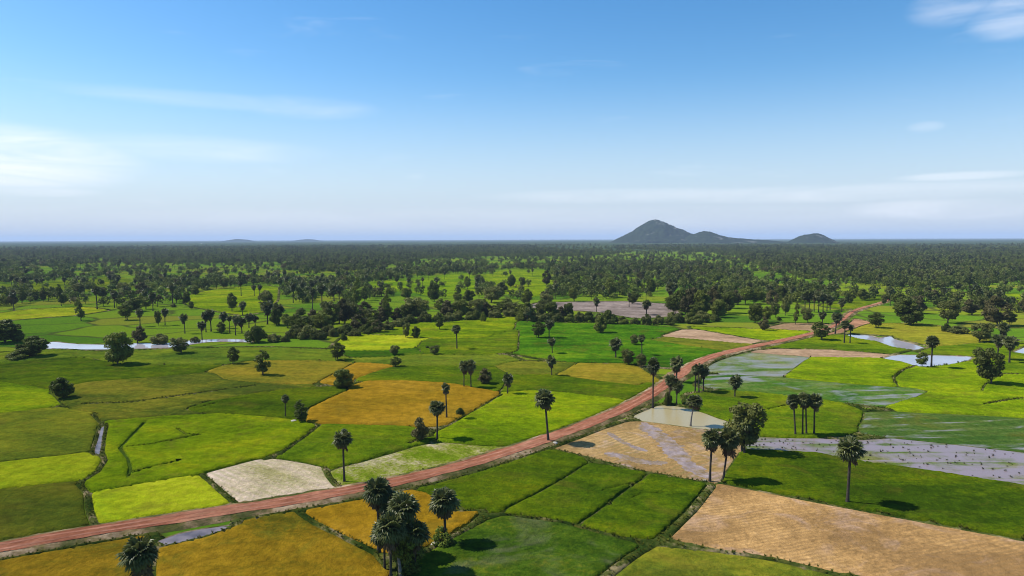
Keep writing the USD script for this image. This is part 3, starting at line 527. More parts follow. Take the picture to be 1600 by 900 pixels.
def hill(profile, dist, dz, label, seed):
    """a hill whose ridge line has the given heights above the far horizon (pixels), dist metres away"""
    s = dist / F
    px = np.array([q[0] for q in profile], float); hp = np.array([374.0 - 0.0031 * (q[0] - 800) - q[1] for q in profile]) * s * .93 + CAM_H
    x = (px - 800) * s
    xs = np.linspace(x[0], x[-1], 150); hs = np.maximum(PchipInterpolator(x, hp)(xs), 0)
    W = dz
    ys = np.linspace(-1.6, 1.6, 90)
    X, Y = np.meshgrid(xs, ys, indexing='ij')
    rug = meshkit.fbm(np.column_stack([X.ravel() / 160, Y.ravel() * W / 160, np.full(X.size, seed * 3.1)])).reshape(X.shape)
    rug2 = meshkit.fbm(np.column_stack([X.ravel() / 28, Y.ravel() * W / 28, np.full(X.size, seed * 5.1)])).reshape(X.shape)
    Z = hs[:, None] * np.exp(-(Y + 0.25 * rug) ** 2 * 1.6) * (1 + 0.16 * rug) + np.minimum(hs[:, None] * .3, 34) * rug2
    Z = np.where(np.abs(Y) > 1.58, -1, Z)
    v = np.column_stack([X.ravel(), (dist + Y * W).ravel(), Z.ravel()])
    n = len(ys); f = [[i * n + k, (i + 1) * n + k, (i + 1) * n + k + 1, i * n + k + 1] for i in range(len(xs) - 1) for k in range(n - 1)]
    tag(obj('hill', (v, np.array(f)), 'hill_forest', smooth=True), label, 'hill', kind='structure')
hill([(948, 384), (962, 376), (985, 366), (1003, 355), (1013, 350), (1022, 348), (1033, 351), (1047, 358), (1060, 362), (1073, 367), (1090, 375), (1100, 384)], 6600, 420, 'tall forested hill with a pointed top on the horizon', 1)
hill([(1050, 384), (1070, 373), (1086, 368), (1097, 365), (1104, 366), (1118, 370), (1137, 373.5), (1170, 376), (1205, 378), (1225, 384)], 6200, 380, 'lower long hill just right of the tall pointed hill', 2)
hill([(1230, 384), (1241, 375), (1252, 371), (1260, 369.5), (1273, 368.5), (1282, 371), (1291, 376), (1300, 384)], 5600, 200, 'small round hill standing apart at the right on the horizon', 3)
hill([(345, 381), (362, 376.5), (375, 375), (388, 376), (405, 381)], 14000, 500, 'very faint flat hill on the left horizon', 4)
hill([(455, 380), (470, 376), (484, 375), (498, 376.3), (515, 380)], 16000, 500, 'very faint flat hill left of the centre on the horizon', 5)

# ------------------------------------------------------------------ plants: prototypes
def frond(R, petiole, d, side, droop, seed, nseg=15):
    """one fan leaf: a stalk, then a pleated fan of pointed blades that split towards their tips"""
    r = np.random.default_rng(seed)
    d = d / np.linalg.norm(d); side = side - d * (side @ d); side /= np.linalg.norm(side); nrm = np.cross(side, d)
    m = MB()
    m.tube([np.zeros(3), d * petiole * .5 + nrm * .03, d * petiole], [0.05, 0.04, 0.03], 3, False)
    hub = d * petiole
    span = math.radians(138)
    for k in range(nseg):
        a = (k / (nseg - 1) * 2 - 1) * span; da = span / (nseg - 1) * 0.96
        Rk = R * (0.72 + 0.28 * math.cos(a * 0.75)) * r.uniform(.88, 1.06)
        def pt(rad, ang, up=0.0):
            q = hub + rad * (math.cos(ang) * d + math.sin(ang) * side)
            return q + nrm * (up - 0.30 * rad * abs(math.sin(ang)) ) + np.array([0, 0, -droop * (rad / R) ** 2 * R])
        mid = 0.72
        v = [pt(0.02, a), pt(Rk * mid, a - da), pt(Rk * mid, a, 0.07 * R), pt(Rk * mid, a + da), pt(Rk, a + r.uniform(-.03, .03), -0.10 * R * r.uniform(0, 1.5))]
        m.add(v, [[0, 1, 2], [0, 2, 3], [1, 4, 2], [2, 4, 3]])
    return m.mesh()
def palm_parts(H, Rc, seed, n=36, lean=0.0, skirt=9, trunk_r=0.23, nseg=15):
    r = np.random.default_rng(seed)
    zs = np.linspace(0, H, 9); a0 = r.uniform(0, 6.28)
    bend = lean * (zs / H) ** 1.6 * H
    pts = np.column_stack([bend * math.cos(a0), bend * math.sin(a0), zs]); pts[0, 2] = -0.15
    rad = trunk_r * np.array([1.7, 1.25, 1.05, 1.0, 1.02, 1.0, .95, .9, .85])
    tm = MB(); tm.tube(pts, rad, 9); top = pts[-1]
    fr, dead = [], []
    for k in range(n):
        u = (k + .5) / n
        el = math.asin(np.clip(1 - 1.80 * u, -1, 1)); az = k * 2.39996 + r.uniform(-.25, .25)
        d = np.array([math.cos(el) * math.cos(az), math.cos(el) * math.sin(az), math.sin(el)])
        side = np.cross(d, [0, 0, 1.0]) + r.normal(size=3) * .28
        tp = 1.0 if el > -.25 else 1.0 + .45 * (el + .25)
        pet = Rc * r.uniform(.34, .52) * tp; R = Rc * r.uniform(.54, .70) * (.55 + .45 * tp)
        v, f = frond(R, pet, d, side, 0.12 + 0.25 * u, seed * 1000 + k, nseg)
        v = v * [1, 1, 1.04] + top + [0, 0, 0.10 * Rc]
        fr.append((v, f))
    for k in range(skirt):
        az = k * 2.39996 + 1; el = -r.uniform(.95, 1.45)
        d = np.array([math.cos(el) * math.cos(az), math.cos(el) * math.sin(az), math.sin(el)])
        v, f = frond(Rc * r.uniform(.36, .48), Rc * r.uniform(.45, .85), d, np.cross(d, [0, 0, 1.0]) + r.normal(size=3) * .5, 0.3, seed * 1000 + 500 + k, 9)
        dead.append((v + top - [0, 0, .05], f))
    return tm.mesh(), fr, dead
def merge(ms):
    m = MB()
    for v, f in ms: m.add(v, f)
    return m.mesh()
CLS = {}
def cls(name):
    p = stage.CreateClassPrim(f'/World/{name}'); CLS[name] = f'/World/{name}'
    return f'/World/{name}'
PALMS = []   # (class, total height, crown width)
def make_palm(name, H, Rc, seed, single, lean=0., skirt=9, bark='palm_bark', n=36, trunk_r=.23):
    path = cls(name)
    tm, fr, dead = palm_parts(H, Rc, seed, n=n if single else max(n - 8, 18), lean=lean, skirt=skirt, nseg=15 if single else 11, trunk_r=trunk_r)
    obj('trunk', tm, bark, path, smooth=50)
    if single:
        for m in fr: obj('frond', m, 'palm_leaf', path)
        for m in dead: obj('dead_frond', m, 'dead_leaf', path)
    else:
        obj('crown', merge(fr), 'palm_leaf', path)
        if dead: obj('dead_frond_skirt', merge(dead), 'dead_leaf', path)
    PALMS.append((path, H + Rc * 1.02, Rc * 1.85, single, name))
make_palm('near_palm_slim', 10.5, 2.5, 1, True)
make_palm('near_palm_full', 8.6, 2.9, 2, True, lean=.04, n=44, skirt=12)
make_palm('near_palm_leaning', 9.6, 2.7, 3, True, lean=.13, n=40, bark='pale_bark')
make_palm('near_palm_tall', 10.4, 2.5, 4, True, lean=.03, skirt=14)
make_palm('far_palm_slim', 10.5, 2.2, 11, False)
make_palm('far_palm_full', 8.5, 2.6, 12, False, lean=.05)
make_palm('far_palm_short', 6.5, 2.7, 13, False, lean=.03)
make_palm('far_palm_ragged', 9.5, 1.7, 14, False, lean=.06, skirt=16, n=26)

def leaves(r, centers, radii, per, size, flat=.75):
    """leaf sprays: small bent quads spread through clumps, denser towards each clump's skin"""
    m = MB()
    V, Fq = [], []
    for c, rad in zip(centers, radii):
        k = int(per * (rad ** 2))
        d = r.normal(size=(k, 3)); d /= np.linalg.norm(d, axis=1, keepdims=True)
        p = c + d * (rad * r.uniform(.45, 1.08, (k, 1)) ** .6) * [1, 1, flat]
        nrm = d + r.normal(size=(k, 3)) * .55; nrm /= np.linalg.norm(nrm, axis=1, keepdims=True)
        t = np.cross(nrm, r.normal(size=(k, 3))); t /= np.linalg.norm(t, axis=1, keepdims=True); b = np.cross(nrm, t)
        s = size * r.uniform(.6, 1.35, (k, 1))
        q = np.stack([p - t * s, p - b * s * .55 - nrm * s * .12, p + t * s, p + b * s * .55 - nrm * s * .12], 1)
        V.append(q.reshape(-1, 3))
    V = np.vstack(V); n = len(V) // 4
    Fq = np.arange(n * 4).reshape(n, 4)
    m.add(V, Fq)
    return m.mesh()
TREES = {}
def make_tree(name, leafm, seed, H=10., W=8., trunk=.22, bottom=.2, nclump=26, per=70, size=.34, shape='round', nlimb=6, bark='tree_bark', multi=1, gap=0.0):
    r = np.random.default_rng(seed); path = cls(name)
    zb = H * bottom
    cs, rs = [], []
    lop = r.normal(size=2) * .08 * W
    tries = 0
    while len(cs) < nclump and tries < 4000:
        tries += 1
        u = r.uniform(0, 1); a = r.uniform(0, 6.283); rr = math.sqrt(r.uniform(0, 1))
        prof = {'round': math.sqrt(max(1 - (2 * u - .9) ** 2, 0.02)), 'tall': (math.sin(math.pi * min(1, .12 + .88 * u)) ** .6) * (1.0 - .35 * u), 'umbrella': .55 + .45 * math.sin(math.pi * u * .9), 'bush': math.sqrt(max(1 - u ** 2.4, .02)),
                'fan': .35 + .65 * math.sin(math.pi * (.15 + .75 * u))}[shape]
        rad = W * r.uniform(.13, .21) * (1.1 - .35 * u)
        R = max(W / 2 * prof - rad * .7, 0.05 * W)
        c = np.array([R * rr ** .6 * math.cos(a) + lop[0] * u, R * rr ** .6 * math.sin(a) * .95 + lop[1] * u, zb + rad * .6 + u * (H - zb - rad * 1.5)])
        if gap and any(np.linalg.norm(c - q) < gap * (rad + s) for q, s in zip(cs, rs)): continue
        cs.append(c); rs.append(rad)
    tm = MB()
    for q in range(multi):
        off = np.array([0, 0, 0]) if multi == 1 else np.append(r.normal(size=2) * .07 * W, 0)
        zt = zb + (H - zb) * .45
        pts = [off + [0, 0, -.1], off * 1.3 + [r.normal() * .08, r.normal() * .08, zb * .6], off * 1.8 + [r.normal() * .2, r.normal() * .2, zt]]
        tm.tube(pts, np.array([1.5, 1.0, .55]) * trunk / math.sqrt(multi), 7)
    for k in range(nlimb):
        c = cs[k % len(cs)]
        st = np.array([0, 0, zb * r.uniform(.6, 1.0) + .1])
        mid = (st + c) / 2 + [0, 0, .05 * H] + r.normal(size=3) * .1
        tm.tube([st, mid, c], np.array([.5, .34, .12]) * trunk, 5)
    obj('trunk', tm.mesh(), bark, path, smooth=50)
    obj('crown', leaves(r, cs, rs, per, size), leafm, path)
    TREES.setdefault(shape if shape in ('tall', 'bush') else 'round', []).append((path, H, W, name))
make_tree('round_tree_dark', 'tree_leaf', 21, bottom=.10, nclump=40, size=.40)
make_tree('round_tree_olive', 'olive_leaf', 22, bottom=.13, nclump=32, shape='umbrella', gap=.3)
make_tree('round_tree_wide', 'tree_leaf', 23, H=9, W=9, bottom=.10, nclump=38, shape='fan')
make_tree('round_tree_loose', 'tree_leaf', 24, bottom=.14, nclump=26, per=66, gap=.45, multi=2)
make_tree('round_tree_brown', 'brown_leaf', 25, bottom=.10, nclump=34, multi=3)
make_tree('tall_tree_dark', 'tree_leaf', 26, H=12, W=6, bottom=.12, nclump=28, shape='tall', size=.32)
make_tree('tall_tree_loose', 'tree_leaf', 27, H=12, W=6.5, bottom=.16, nclump=18, shape='tall', gap=.55)
make_tree('low_bush_dark', 'tree_leaf', 28, H=4, W=6, bottom=.02, nclump=22, shape='bush', per=150, size=.25, trunk=.12, multi=3)
make_tree('low_bush_olive', 'olive_leaf', 29, H=4, W=6, bottom=.02, nclump=20, shape='bush', per=140, size=.25, trunk=.12, multi=3)
make_tree('low_bush_yellow', 'bright_leaf', 30, H=4, W=5, bottom=.02, nclump=16, shape='bush', per=120, size=.26, trunk=.10, multi=3, gap=.4)

# ------------------------------------------------------------------ plants: every tree of the photograph down to the forest edge
# (kind, x, y of the base, y of the top, width) in photo pixels, then its label
P, B, T, S = 'palm', 'round', 'tall', 'bush'
PLANTS = [
 (P, 221, 957, 833, 54, 'big palm in the bottom left corner, only its crown in view'),
 (P, 592, 866, 741, 46, 'tall palm beside the road, leftmost of the dense clump'),
 (P, 634, 893, 768, 50, 'dark palm at the back right of the dense clump'),
 (P, 611, 908, 795, 46, 'low palm in the front of the dense clump'),
 (P, 626, 905, 800, 52, 'palm with a pale leaning trunk in the dense clump', 'near_palm_leaning'),
(P, 618, 872, 766, 46, 'tallest palm at the back of the dense clump', 'near_palm_full'),
 (P, 601, 892, 812, 42, 'lower left palm crown of the dense clump', 'near_palm_full'),
 (B, 634, 894, 800, 60, 'dark leafy tree wedged between the palms of the dense clump', 'round_tree_dark'),
 (S, 640, 898, 868, 40, 'dark scrub under the dense palm clump', 'low_bush_dark'),
 (P, 648, 896, 806, 44, 'rightmost palm of the dense clump above its own black shadow'),
 (P, 696, 851, 761, 46, 'palm standing over a yellow green bush on the bund'),
 (S, 690, 853, 822, 34, 'yellow green bush at the foot of a palm on the bund', 'low_bush_yellow'),
 (S, 700, 855, 836, 22, 'dark low bush beside the yellow green bush', 'low_bush_dark'),
 (P, 538, 753, 670, 30, 'palm at the corner of the half bare pale field', 'near_palm_slim'),
 (P, 683, 687, 625, 26, 'palm beside a round grey tree below the large orange field'),
 (P, 698, 655, 597, 15, 'thin palm with brown hanging leaves in front of the large orange field', 'far_palm_ragged'),
 (P, 857, 692, 607, 32, 'lone tall palm beside the middle of the road', 'near_palm_slim'),
 (B, 656, 690, 650, 30, 'round olive tree left of a palm below the large orange field', 'round_tree_brown'),
 (S, 720, 649, 636, 15, 'small dark bush on the right bund of the large orange field'),
 (B, 471, 661, 622, 26, 'dark leafy tree at the left corner of the large orange field', 'tall_tree_dark'),
 (P, 446, 653, 616, 13, 'slender little palm left of the large orange field'),
 (B, 537, 607, 575, 36, 'wide dark tree at the top corner of the large orange field', 'round_tree_wide'),
 (B, 100, 623, 587, 32, 'small round dark tree alone among the left fields', 'round_tree_dark'),
 (T, 411, 587, 541, 30, 'tall leafy tree in front of the golden field', 'tall_tree_dark'),
 (B, 185, 570, 516, 46, 'broad dark tree standing in front of the white stream', 'round_tree_wide'),
 (B, 47, 558, 524, 44, 'bushy dark tree at the left end of the white stream', 'round_tree_dark'),
 (S, 22, 563, 549, 30, 'low bush left of the bushy tree by the stream'),
 (B, 8, 535, 497, 48, 'big dark tree at the left edge above the stream', 'round_tree_dark'),
 (B, 28, 535, 514, 22, 'lower dark tree joined to the big one at the left edge'),
 (B, 283, 553, 526, 30, 'round bushy tree below the middle of the white stream', 'round_tree_olive'),
 (B, 218, 536, 508, 24, 'dark tree on the far bank behind the broad stream tree'),
 (S, 250, 537, 520, 32, 'long dark bush on the far bank of the stream'),
 (S, 305, 535, 525, 16, 'small bush on the stream beside a thin palm'),
 (S, 402, 535, 507, 36, 'large dark bush where the stream ends', 'low_bush_dark'),
 (S, 428, 534, 520, 26, 'low bush right of the large bush at the end of the stream'),
 (B, 366, 570, 540, 20, 'loose small tree below the right end of the stream', 'round_tree_loose'),
 (P, 725, 606, 562, 17, 'left palm of the close pair above the large orange field'),
 (P, 736, 607, 561, 19, 'right palm of the close pair above the large orange field'),
 (B, 758, 601, 574, 24, 'brownish round tree right of the close pair of palms', 'round_tree_brown'),
 (P, 793, 617, 582, 18, 'short palm at the right corner of the large orange field', 'far_palm_short'),
 (B, 618, 574, 556, 20, 'small round tree below the brightest yellow green field'),
 (B, 616, 555, 538, 17, 'little dark tree on the lower edge of the brightest yellow green field'),
 (B, 678, 555, 539, 18, 'small dark tree right of the brightest yellow green field'),
 (S, 668, 545, 540, 8, 'tiny shrub right of the brightest yellow green field'),
 (B, 528, 564, 533, 25, 'leaning dark tree left of the brightest yellow green field', 'round_tree_loose'),
 (P, 714, 546, 507, 16, 'lone palm in the green field below the tree line', 'far_palm_slim'),
 (P, 863, 553, 527, 16, 'middle palm of three in a line in the centre', 'far_palm_full'),
 (P, 858, 529, 499, 16, 'rearmost palm of three in a line in the centre', 'far_palm_full'),
 (P, 862, 588, 554, 16, 'front palm of three in a line in the centre', 'far_palm_short'),
 (B, 842, 529, 500, 24, 'dark leaning tree left of the rearmost centre palm', 'round_tree_loose'),
 (B, 938, 521, 492, 24, 'round dark tree alone in the deep green field', 'round_tree_dark'),
 (P, 962, 560, 527, 24, 'full palm in the broad deep green field', 'far_palm_short'),
 (B, 982, 571, 544, 22, 'round green tree right of the full palm', 'round_tree_olive'),
 (B, 1002, 575, 552, 19, 'smaller round tree near the palms by the road', 'round_tree_olive'),
 (B, 991, 540, 522, 15, 'small dark tree beside a silvery palm'),
 (P, 1003, 556, 522, 17, 'silvery palm beside a small dark tree', 'far_palm_slim'),
 (P, 1020, 638, 557, 21, 'tall thin palm on the left side of the road', 'far_palm_slim'),
 (P, 1057, 597, 555, 22, 'palm crown over the left edge of the road'),
 (P, 1045, 632, 583, 22, 'dark palm of the clump on the right of the road', 'far_palm_full'),
 (P, 1057, 634, 594, 19, 'palm with a grey trunk in the clump on the right of the road', 'far_palm_full'),
 (S, 1043, 633, 610, 15, 'dark bush in the clump on the right of the road'),
 (P, 1086, 613, 570, 17, 'left palm of three close together behind the road clump', 'far_palm_slim'),
 (P, 1092, 615, 566, 16, 'middle palm of three close together behind the road clump', 'far_palm_slim'),
 (P, 1099, 613, 568, 19, 'right palm of three close together behind the road clump', 'far_palm_full'),
 (P, 1079, 666, 616, 27, 'leaning palm beside the shallow yellowish pool', 'near_palm_leaning'),
 (P, 1148, 622, 585, 22, 'bushy palm below the grey flooded paddy', 'far_palm_short'),
 (P, 1109, 753, 668, 32, 'left palm of the pair at the corner of the straw field', 'near_palm_tall'),
 (P, 1130, 750, 663, 34, 'right palm of the pair at the corner of the straw field', 'near_palm_full'),
 (B, 1160, 706, 621, 62, 'big spreading tree behind the pair of palms', 'round_tree_olive'),
 (P, 1163, 710, 642, 34, 'palm half hidden in the big spreading tree', 'near_palm_full'),
 (P, 1243, 681, 615, 22, 'leftmost palm of the row of four'),
 (P, 1254, 681, 612, 20, 'second palm from the left of the row of four'),
 (P, 1260, 680, 614, 20, 'third palm from the left of the row of four'),
 (P, 1272, 680, 613, 24, 'rightmost palm of the row of four'),
 (P, 1324, 788, 680, 42, 'lone leaning palm on the lower edge of the long dark green field', 'near_palm_slim'),
 (P, 1455, 576, 524, 24, 'palm standing in the white pond', 'far_palm_slim'),
 (B, 1439, 574, 547, 19, 'small grey tree standing in the white pond', 'round_tree_loose'),
 (P, 1319, 537, 500, 18, 'left palm of the two thin ones beside the ponds', 'far_palm_slim'),
 (P, 1328, 537, 507, 14, 'right palm of the two thin ones beside the ponds', 'far_palm_ragged'),
 (P, 1305, 522, 487, 21, 'palm standing on the bare earth at the bend of the road', 'far_palm_full'),
 (B, 1284, 532, 500, 30, 'leafy tree with two stems left of the ponds', 'round_tree_loose'),
 (B, 1548, 601, 541, 46, 'big shaggy tree at the right edge in front of the pond', 'round_tree_olive'),
 (P, 1577, 568, 524, 25, 'palm right behind the big shaggy tree', 'far_palm_full'),
 (P, 1558, 563, 521, 22, 'palm left of its twin behind the big shaggy tree', 'far_palm_full'),
 (P, 1567, 537, 502, 18, 'smaller palm further behind the big shaggy tree'),
 (B, 1531, 535, 502, 34, 'round leafy tree on the golden field at the right', 'round_tree_olive'),
 (B, 1368, 513, 485, 25, 'slanting leafy tree behind the long pond', 'round_tree_loose'),
 (S, 1496, 522, 508, 32, 'long dark hedge bush on the golden field'),
 (S, 1479, 519, 504, 15, 'small upright bush at the end of the hedge'),
]
# trees further back: same columns, grouped by the place they stand in
GROUPS = [
 ('trees crowded in the long tree line behind the yellow green patch', 'crowded in the tree line left of centre', [
  (B, 416, 492, 452, 26), (P, 418, 507, 470, 18), (P, 436, 508, 473, 20), (B, 432, 509, 480, 20), (B, 464, 521, 486, 26), (B, 478, 524, 490, 34), (B, 502, 520, 484, 36), (S, 462, 528, 506, 30), (S, 482, 529, 506, 34),
  (B, 520, 513, 468, 30), (B, 536, 506, 465, 30), (B, 552, 503, 470, 28), (B, 560, 517, 490, 30), (B, 577, 516, 494, 26), (B, 582, 509, 480, 26), (B, 596, 506, 480, 24), (T, 606, 505, 450, 20), (B, 620, 504, 480, 22),
  (T, 557, 482, 432, 20), (T, 570, 472, 445, 16), (P, 503, 476, 443, 15), (P, 488, 483, 450, 11), (P, 522, 471, 443, 16), (P, 530, 468, 443, 14), (P, 578, 466, 444, 10), (S, 521, 526, 511, 16), (S, 537, 533, 520, 12),
  (S, 446, 534, 524, 14), (B, 470, 494, 480, 16), (P, 508, 500, 470, 14), (P, 530, 506, 470, 15), (P, 545, 500, 466, 15), (B, 590, 520, 498, 22), (S, 555, 526, 512, 22), (S, 500, 530, 514, 24), (S, 570, 522, 506, 24), (S, 588, 520, 505, 22), (S, 606, 516, 500, 24), (S, 624, 511, 496, 24), (S, 540, 522, 505, 26), (S, 515, 524, 506, 26), (B, 490, 512, 482, 26), (B, 510, 506, 478, 26), (B, 545, 496, 462, 24), (B, 570, 498, 470, 26), (B, 600, 494, 466, 22), (B, 450, 512, 488, 20)]),
 ('trees of the tree line behind the centre', 'in the tree line behind the central fields', [
  (B, 655, 500, 463, 44), (B, 638, 500, 470, 28), (S, 664, 503, 485, 24), (T, 687, 516, 487, 16), (B, 678, 471, 440, 22), (B, 635, 467, 449, 20), (B, 716, 474, 454, 16), (B, 733, 473, 452, 20), (B, 768, 473, 446, 34),
  (B, 700, 497, 468, 26), (B, 720, 497, 466, 30), (B, 741, 496, 466, 28), (B, 760, 494, 472, 26), (B, 780, 493, 472, 26), (B, 800, 493, 470, 26), (S, 715, 500, 485, 19), (S, 756, 503, 486, 11), (B, 813, 496, 474, 22), (B, 826, 502, 470, 24),
  (P, 824, 504, 480, 12), (B, 862, 500, 470, 24), (B, 888, 498, 472, 19), (S, 905, 503, 486, 19), (S, 918, 503, 486, 23), (S, 950, 507, 483, 28), (S, 970, 507, 493, 24), (S, 936, 503, 488, 22), (S, 992, 507, 495, 18), (S, 1011, 508, 489, 20), (S, 1029, 507, 491, 19),
  (B, 876, 498, 478, 20), (B, 846, 496, 472, 20), (S, 775, 497, 482, 26), (S, 796, 495, 480, 24), (S, 640, 506, 490, 26), (S, 686, 503, 488, 22), (S, 702, 502, 487, 22), (S, 733, 500, 486, 22), (S, 745, 500, 484, 22), (S, 816, 502, 487, 22), (S, 835, 503, 486, 24), (S, 852, 504, 488, 22), (S, 872, 504, 488, 24), (S, 890, 504, 489, 22), (B, 752, 492, 466, 24), (B, 690, 490, 464, 22), (B, 790, 486, 464, 22), (B, 852, 490, 466, 22), (S, 1046, 508, 494, 20)]),
 ('two small trees side by side behind the yellow green patch', 'paired behind the bright yellow green patch', [(B, 634, 529, 503, 13), (B, 650, 529, 509, 15)]),
 ('trees around the ploughed field', 'around the purplish brown ploughed field', [
  (P, 932, 487, 464, 11), (B, 988, 475, 454, 18), (P, 983, 480, 455, 7), (P, 1010, 492, 468, 16), (B, 955, 465, 434, 24), (B, 935, 459, 442, 16), (B, 1017, 459, 434, 18), (B, 896, 471, 447, 17), (B, 892, 453, 438, 14), (B, 856, 475, 458, 24),
  (B, 822, 477, 450, 18), (P, 912, 459, 443, 8), (B, 968, 455, 436, 14)]),
 ('trees scattered on the far green fields behind the centre', 'scattered over the far central fields', [
  (B, 786, 456, 440, 18), (B, 798, 449, 428, 14), (B, 749, 443, 428, 12), (B, 731, 452, 430, 12), (P, 660, 451, 433, 6), (P, 639, 448, 434, 7), (P, 682, 446, 434, 8), (B, 868, 450, 438, 13), (B, 854, 446, 421, 17), (B, 817, 448, 432, 12),
  (B, 881, 439, 415, 16), (B, 902, 442, 428, 10), (B, 801, 448, 429, 9), (T, 1072, 441, 412, 11), (B, 620, 441, 428, 8), (B, 592, 448, 438, 7), (B, 1045, 446, 430, 14), (B, 1000, 440, 424, 14), (B, 975, 442, 428, 12), (B, 940, 438, 424, 12), (B, 1095, 447, 432, 14)]),
 ('trees of the dense dark grove right of the centre', 'in the dense grove beside the ploughed field', [
  (B, 1052, 491, 457, 28), (B, 1075, 495, 450, 30), (B, 1096, 493, 452, 32), (B, 1115, 491, 445, 28), (B, 1135, 489, 455, 26), (S, 1060, 504, 488, 22), (S, 1077, 505, 487, 26), (S, 1096, 503, 484, 28), (P, 1046, 480, 440, 16), (P, 1052, 470, 441, 14),
  (B, 1085, 475, 448, 26), (B, 1125, 470, 445, 22), (S, 1118, 502, 491, 20), (B, 1064, 486, 452, 28), (B, 1105, 484, 450, 28), (B, 1088, 497, 470, 26), (B, 1122, 496, 466, 26), (S, 1050, 500, 486, 22), (S, 1087, 506, 492, 22), (B, 1142, 482, 452, 22)]),
 ('trees of the loose grove between the dark grove and the road', 'in the loose grove left of the road bend', [
  (B, 1180, 505, 472, 26), (B, 1196, 503, 476, 20), (B, 1194, 517, 494, 18), (B, 1150, 476, 452, 22), (B, 1165, 475, 445, 24), (B, 1181, 475, 448, 26), (B, 1206, 479, 452, 24), (B, 1222, 471, 445, 20), (B, 1227, 493, 460, 16), (T, 1243, 507, 467, 11),
  (B, 1245, 462, 445, 14), (B, 1212, 496, 470, 16), (P, 1172, 462, 440, 12), (P, 1200, 468, 444, 12), (S, 1217, 501, 494, 9)]),
 ('palms of the thick row near the bend of the road', 'in the thick row behind the road bend', [
  (P, 1258, 488, 458, 12), (P, 1265, 488, 454, 13), (P, 1272, 487, 453, 13), (P, 1279, 488, 455, 13), (P, 1286, 487, 457, 13), (P, 1292, 486, 459, 12), (P, 1297, 485, 463, 12), (B, 1262, 504, 479, 20), (P, 1285, 506, 486, 14), (P, 1315, 488, 466, 12), (B, 1327, 474, 457, 18)]),
 ('big dark trees at the right below the forest', 'below the forest edge at the right', [
  (B, 1422, 509, 464, 40), (B, 1410, 483, 455, 30), (B, 1481, 505, 466, 34), (B, 1556, 509, 460, 46), (B, 1580, 508, 485, 18), (B, 1598, 487, 468, 17), (B, 1381, 476, 459, 10), (B, 1436, 490, 462, 24), (B, 1515, 492, 466, 26), (B, 1540, 488, 462, 24), (B, 1458, 472, 452, 22), (P, 1448, 470, 446, 12),
  (B, 1495, 475, 455, 22), (B, 1350, 470, 450, 18), (B, 1365, 462, 446, 16), (B, 1390, 470, 448, 20)]),
 ('palms standing in the row above the stream', 'in the row above the white stream', [
  (P, 289, 521, 489, 13), (P, 316, 531, 501, 14), (P, 330, 518, 482, 17), (P, 322, 519, 486, 13), (P, 349, 513, 487, 14), (B, 346, 521, 502, 14), (P, 359, 520, 492, 10), (P, 368, 524, 492, 13), (P, 378, 521, 494, 16), (P, 389, 512, 489, 16), (P, 399, 510, 492, 14), (P, 258, 508, 481, 12), (B, 248, 509, 484, 11), (P, 219, 510, 481, 13)]),
 ('trees scattered on the green fields at the left', 'scattered over the far left fields', [
  (B, 364, 487, 455, 17), (P, 379, 493, 470, 12), (B, 291, 474, 455, 14), (B, 299, 483, 470, 9), (P, 270, 479, 441, 13), (S, 271, 480, 473, 10), (B, 305, 461, 445, 14), (B, 282, 457, 445, 12), (P, 377, 463, 437, 9), (P, 398, 463, 444, 8), (P, 405, 463, 444, 8), (B, 319, 452, 434, 20), (B, 350, 451, 433, 16),
  (B, 228, 483, 462, 18), (B, 206, 487, 465, 22), (P, 239, 486, 455, 12), (B, 222, 462, 440, 24), (B, 21, 478, 452, 16), (P, 22, 485, 456, 10), (B, 36, 474, 451, 14), (B, 56, 470, 459, 8), (B, 68, 471, 452, 11), (T, 96, 478, 440, 14), (B, 89, 463, 448, 9), (B, 99, 475, 458, 13), (B, 123, 463, 441, 21), (B, 111, 468, 456, 9),
  (T, 127, 501, 463, 18), (P, 152, 484, 447, 14), (B, 161, 466, 447, 18), (P, 179, 481, 452, 12), (B, 196, 500, 471, 23), (B, 214, 486, 463, 18), (P, 19, 452, 430, 7), (P, 26, 449, 432, 8), (P, 39, 452, 432, 8), (P, 57, 446, 434, 7), (P, 66, 446, 434, 8), (B, 195, 463, 440, 20), (B, 178, 452, 436, 14), (P, 101, 446, 432, 8), (P, 119, 446, 432, 8), (P, 131, 448, 432, 8), (P, 173, 444, 428, 7), (P, 180, 444, 428, 7)]),
]
def place(kind, x, yb, yt, w, label, group=None, want=None):
    p = at(x, yb); dep = depth_of(p[:2]); s = dep / F
    Hm, Wm = (yb - yt) * s, w * s
    if kind == P:
        cand = [c for c in PALMS if c[4] == want] if want else [c for c in PALMS if c[3] == (w >= 24) and 'leaning' not in c[4]]
        c = min(cand, key=lambda c: abs(c[2] / c[1] - Wm / Hm) + rng.uniform(0, .08))
        k = Hm / c[1]; kx = k * float(np.clip((Wm / Hm) / (c[2] / c[1]), .8, 1.25))
        sc = (kx, kx, k); nm, cat = 'palm_tree', 'palm tree'; path = c[0]
    else:
        pool = TREES[kind]
        cand = [c for c in sum(TREES.values(), []) if c[3] == want] if want else ([c for c in pool if c[3] != 'low_bush_yellow'] if kind == S else pool)
        c = cand[int(rng.integers(len(cand)))]
        sc = (Wm / c[2] * 1.05, Wm / c[2] * 1.05, Hm / c[1]); path = c[0]
        nm, cat = {B: ('broadleaf_tree', 'tree'), T: ('broadleaf_tree', 'tree'), S: ('bush', 'bush')}[kind]
    t = thing(nm, label, cat, p, rng.uniform(0, 360), sc, group, tilt=rng.normal() * 2.2 if kind == P else 0.0)
    t.GetReferences().AddInternalReference(path); t.SetInstanceable(True)
    return p
occupied = []
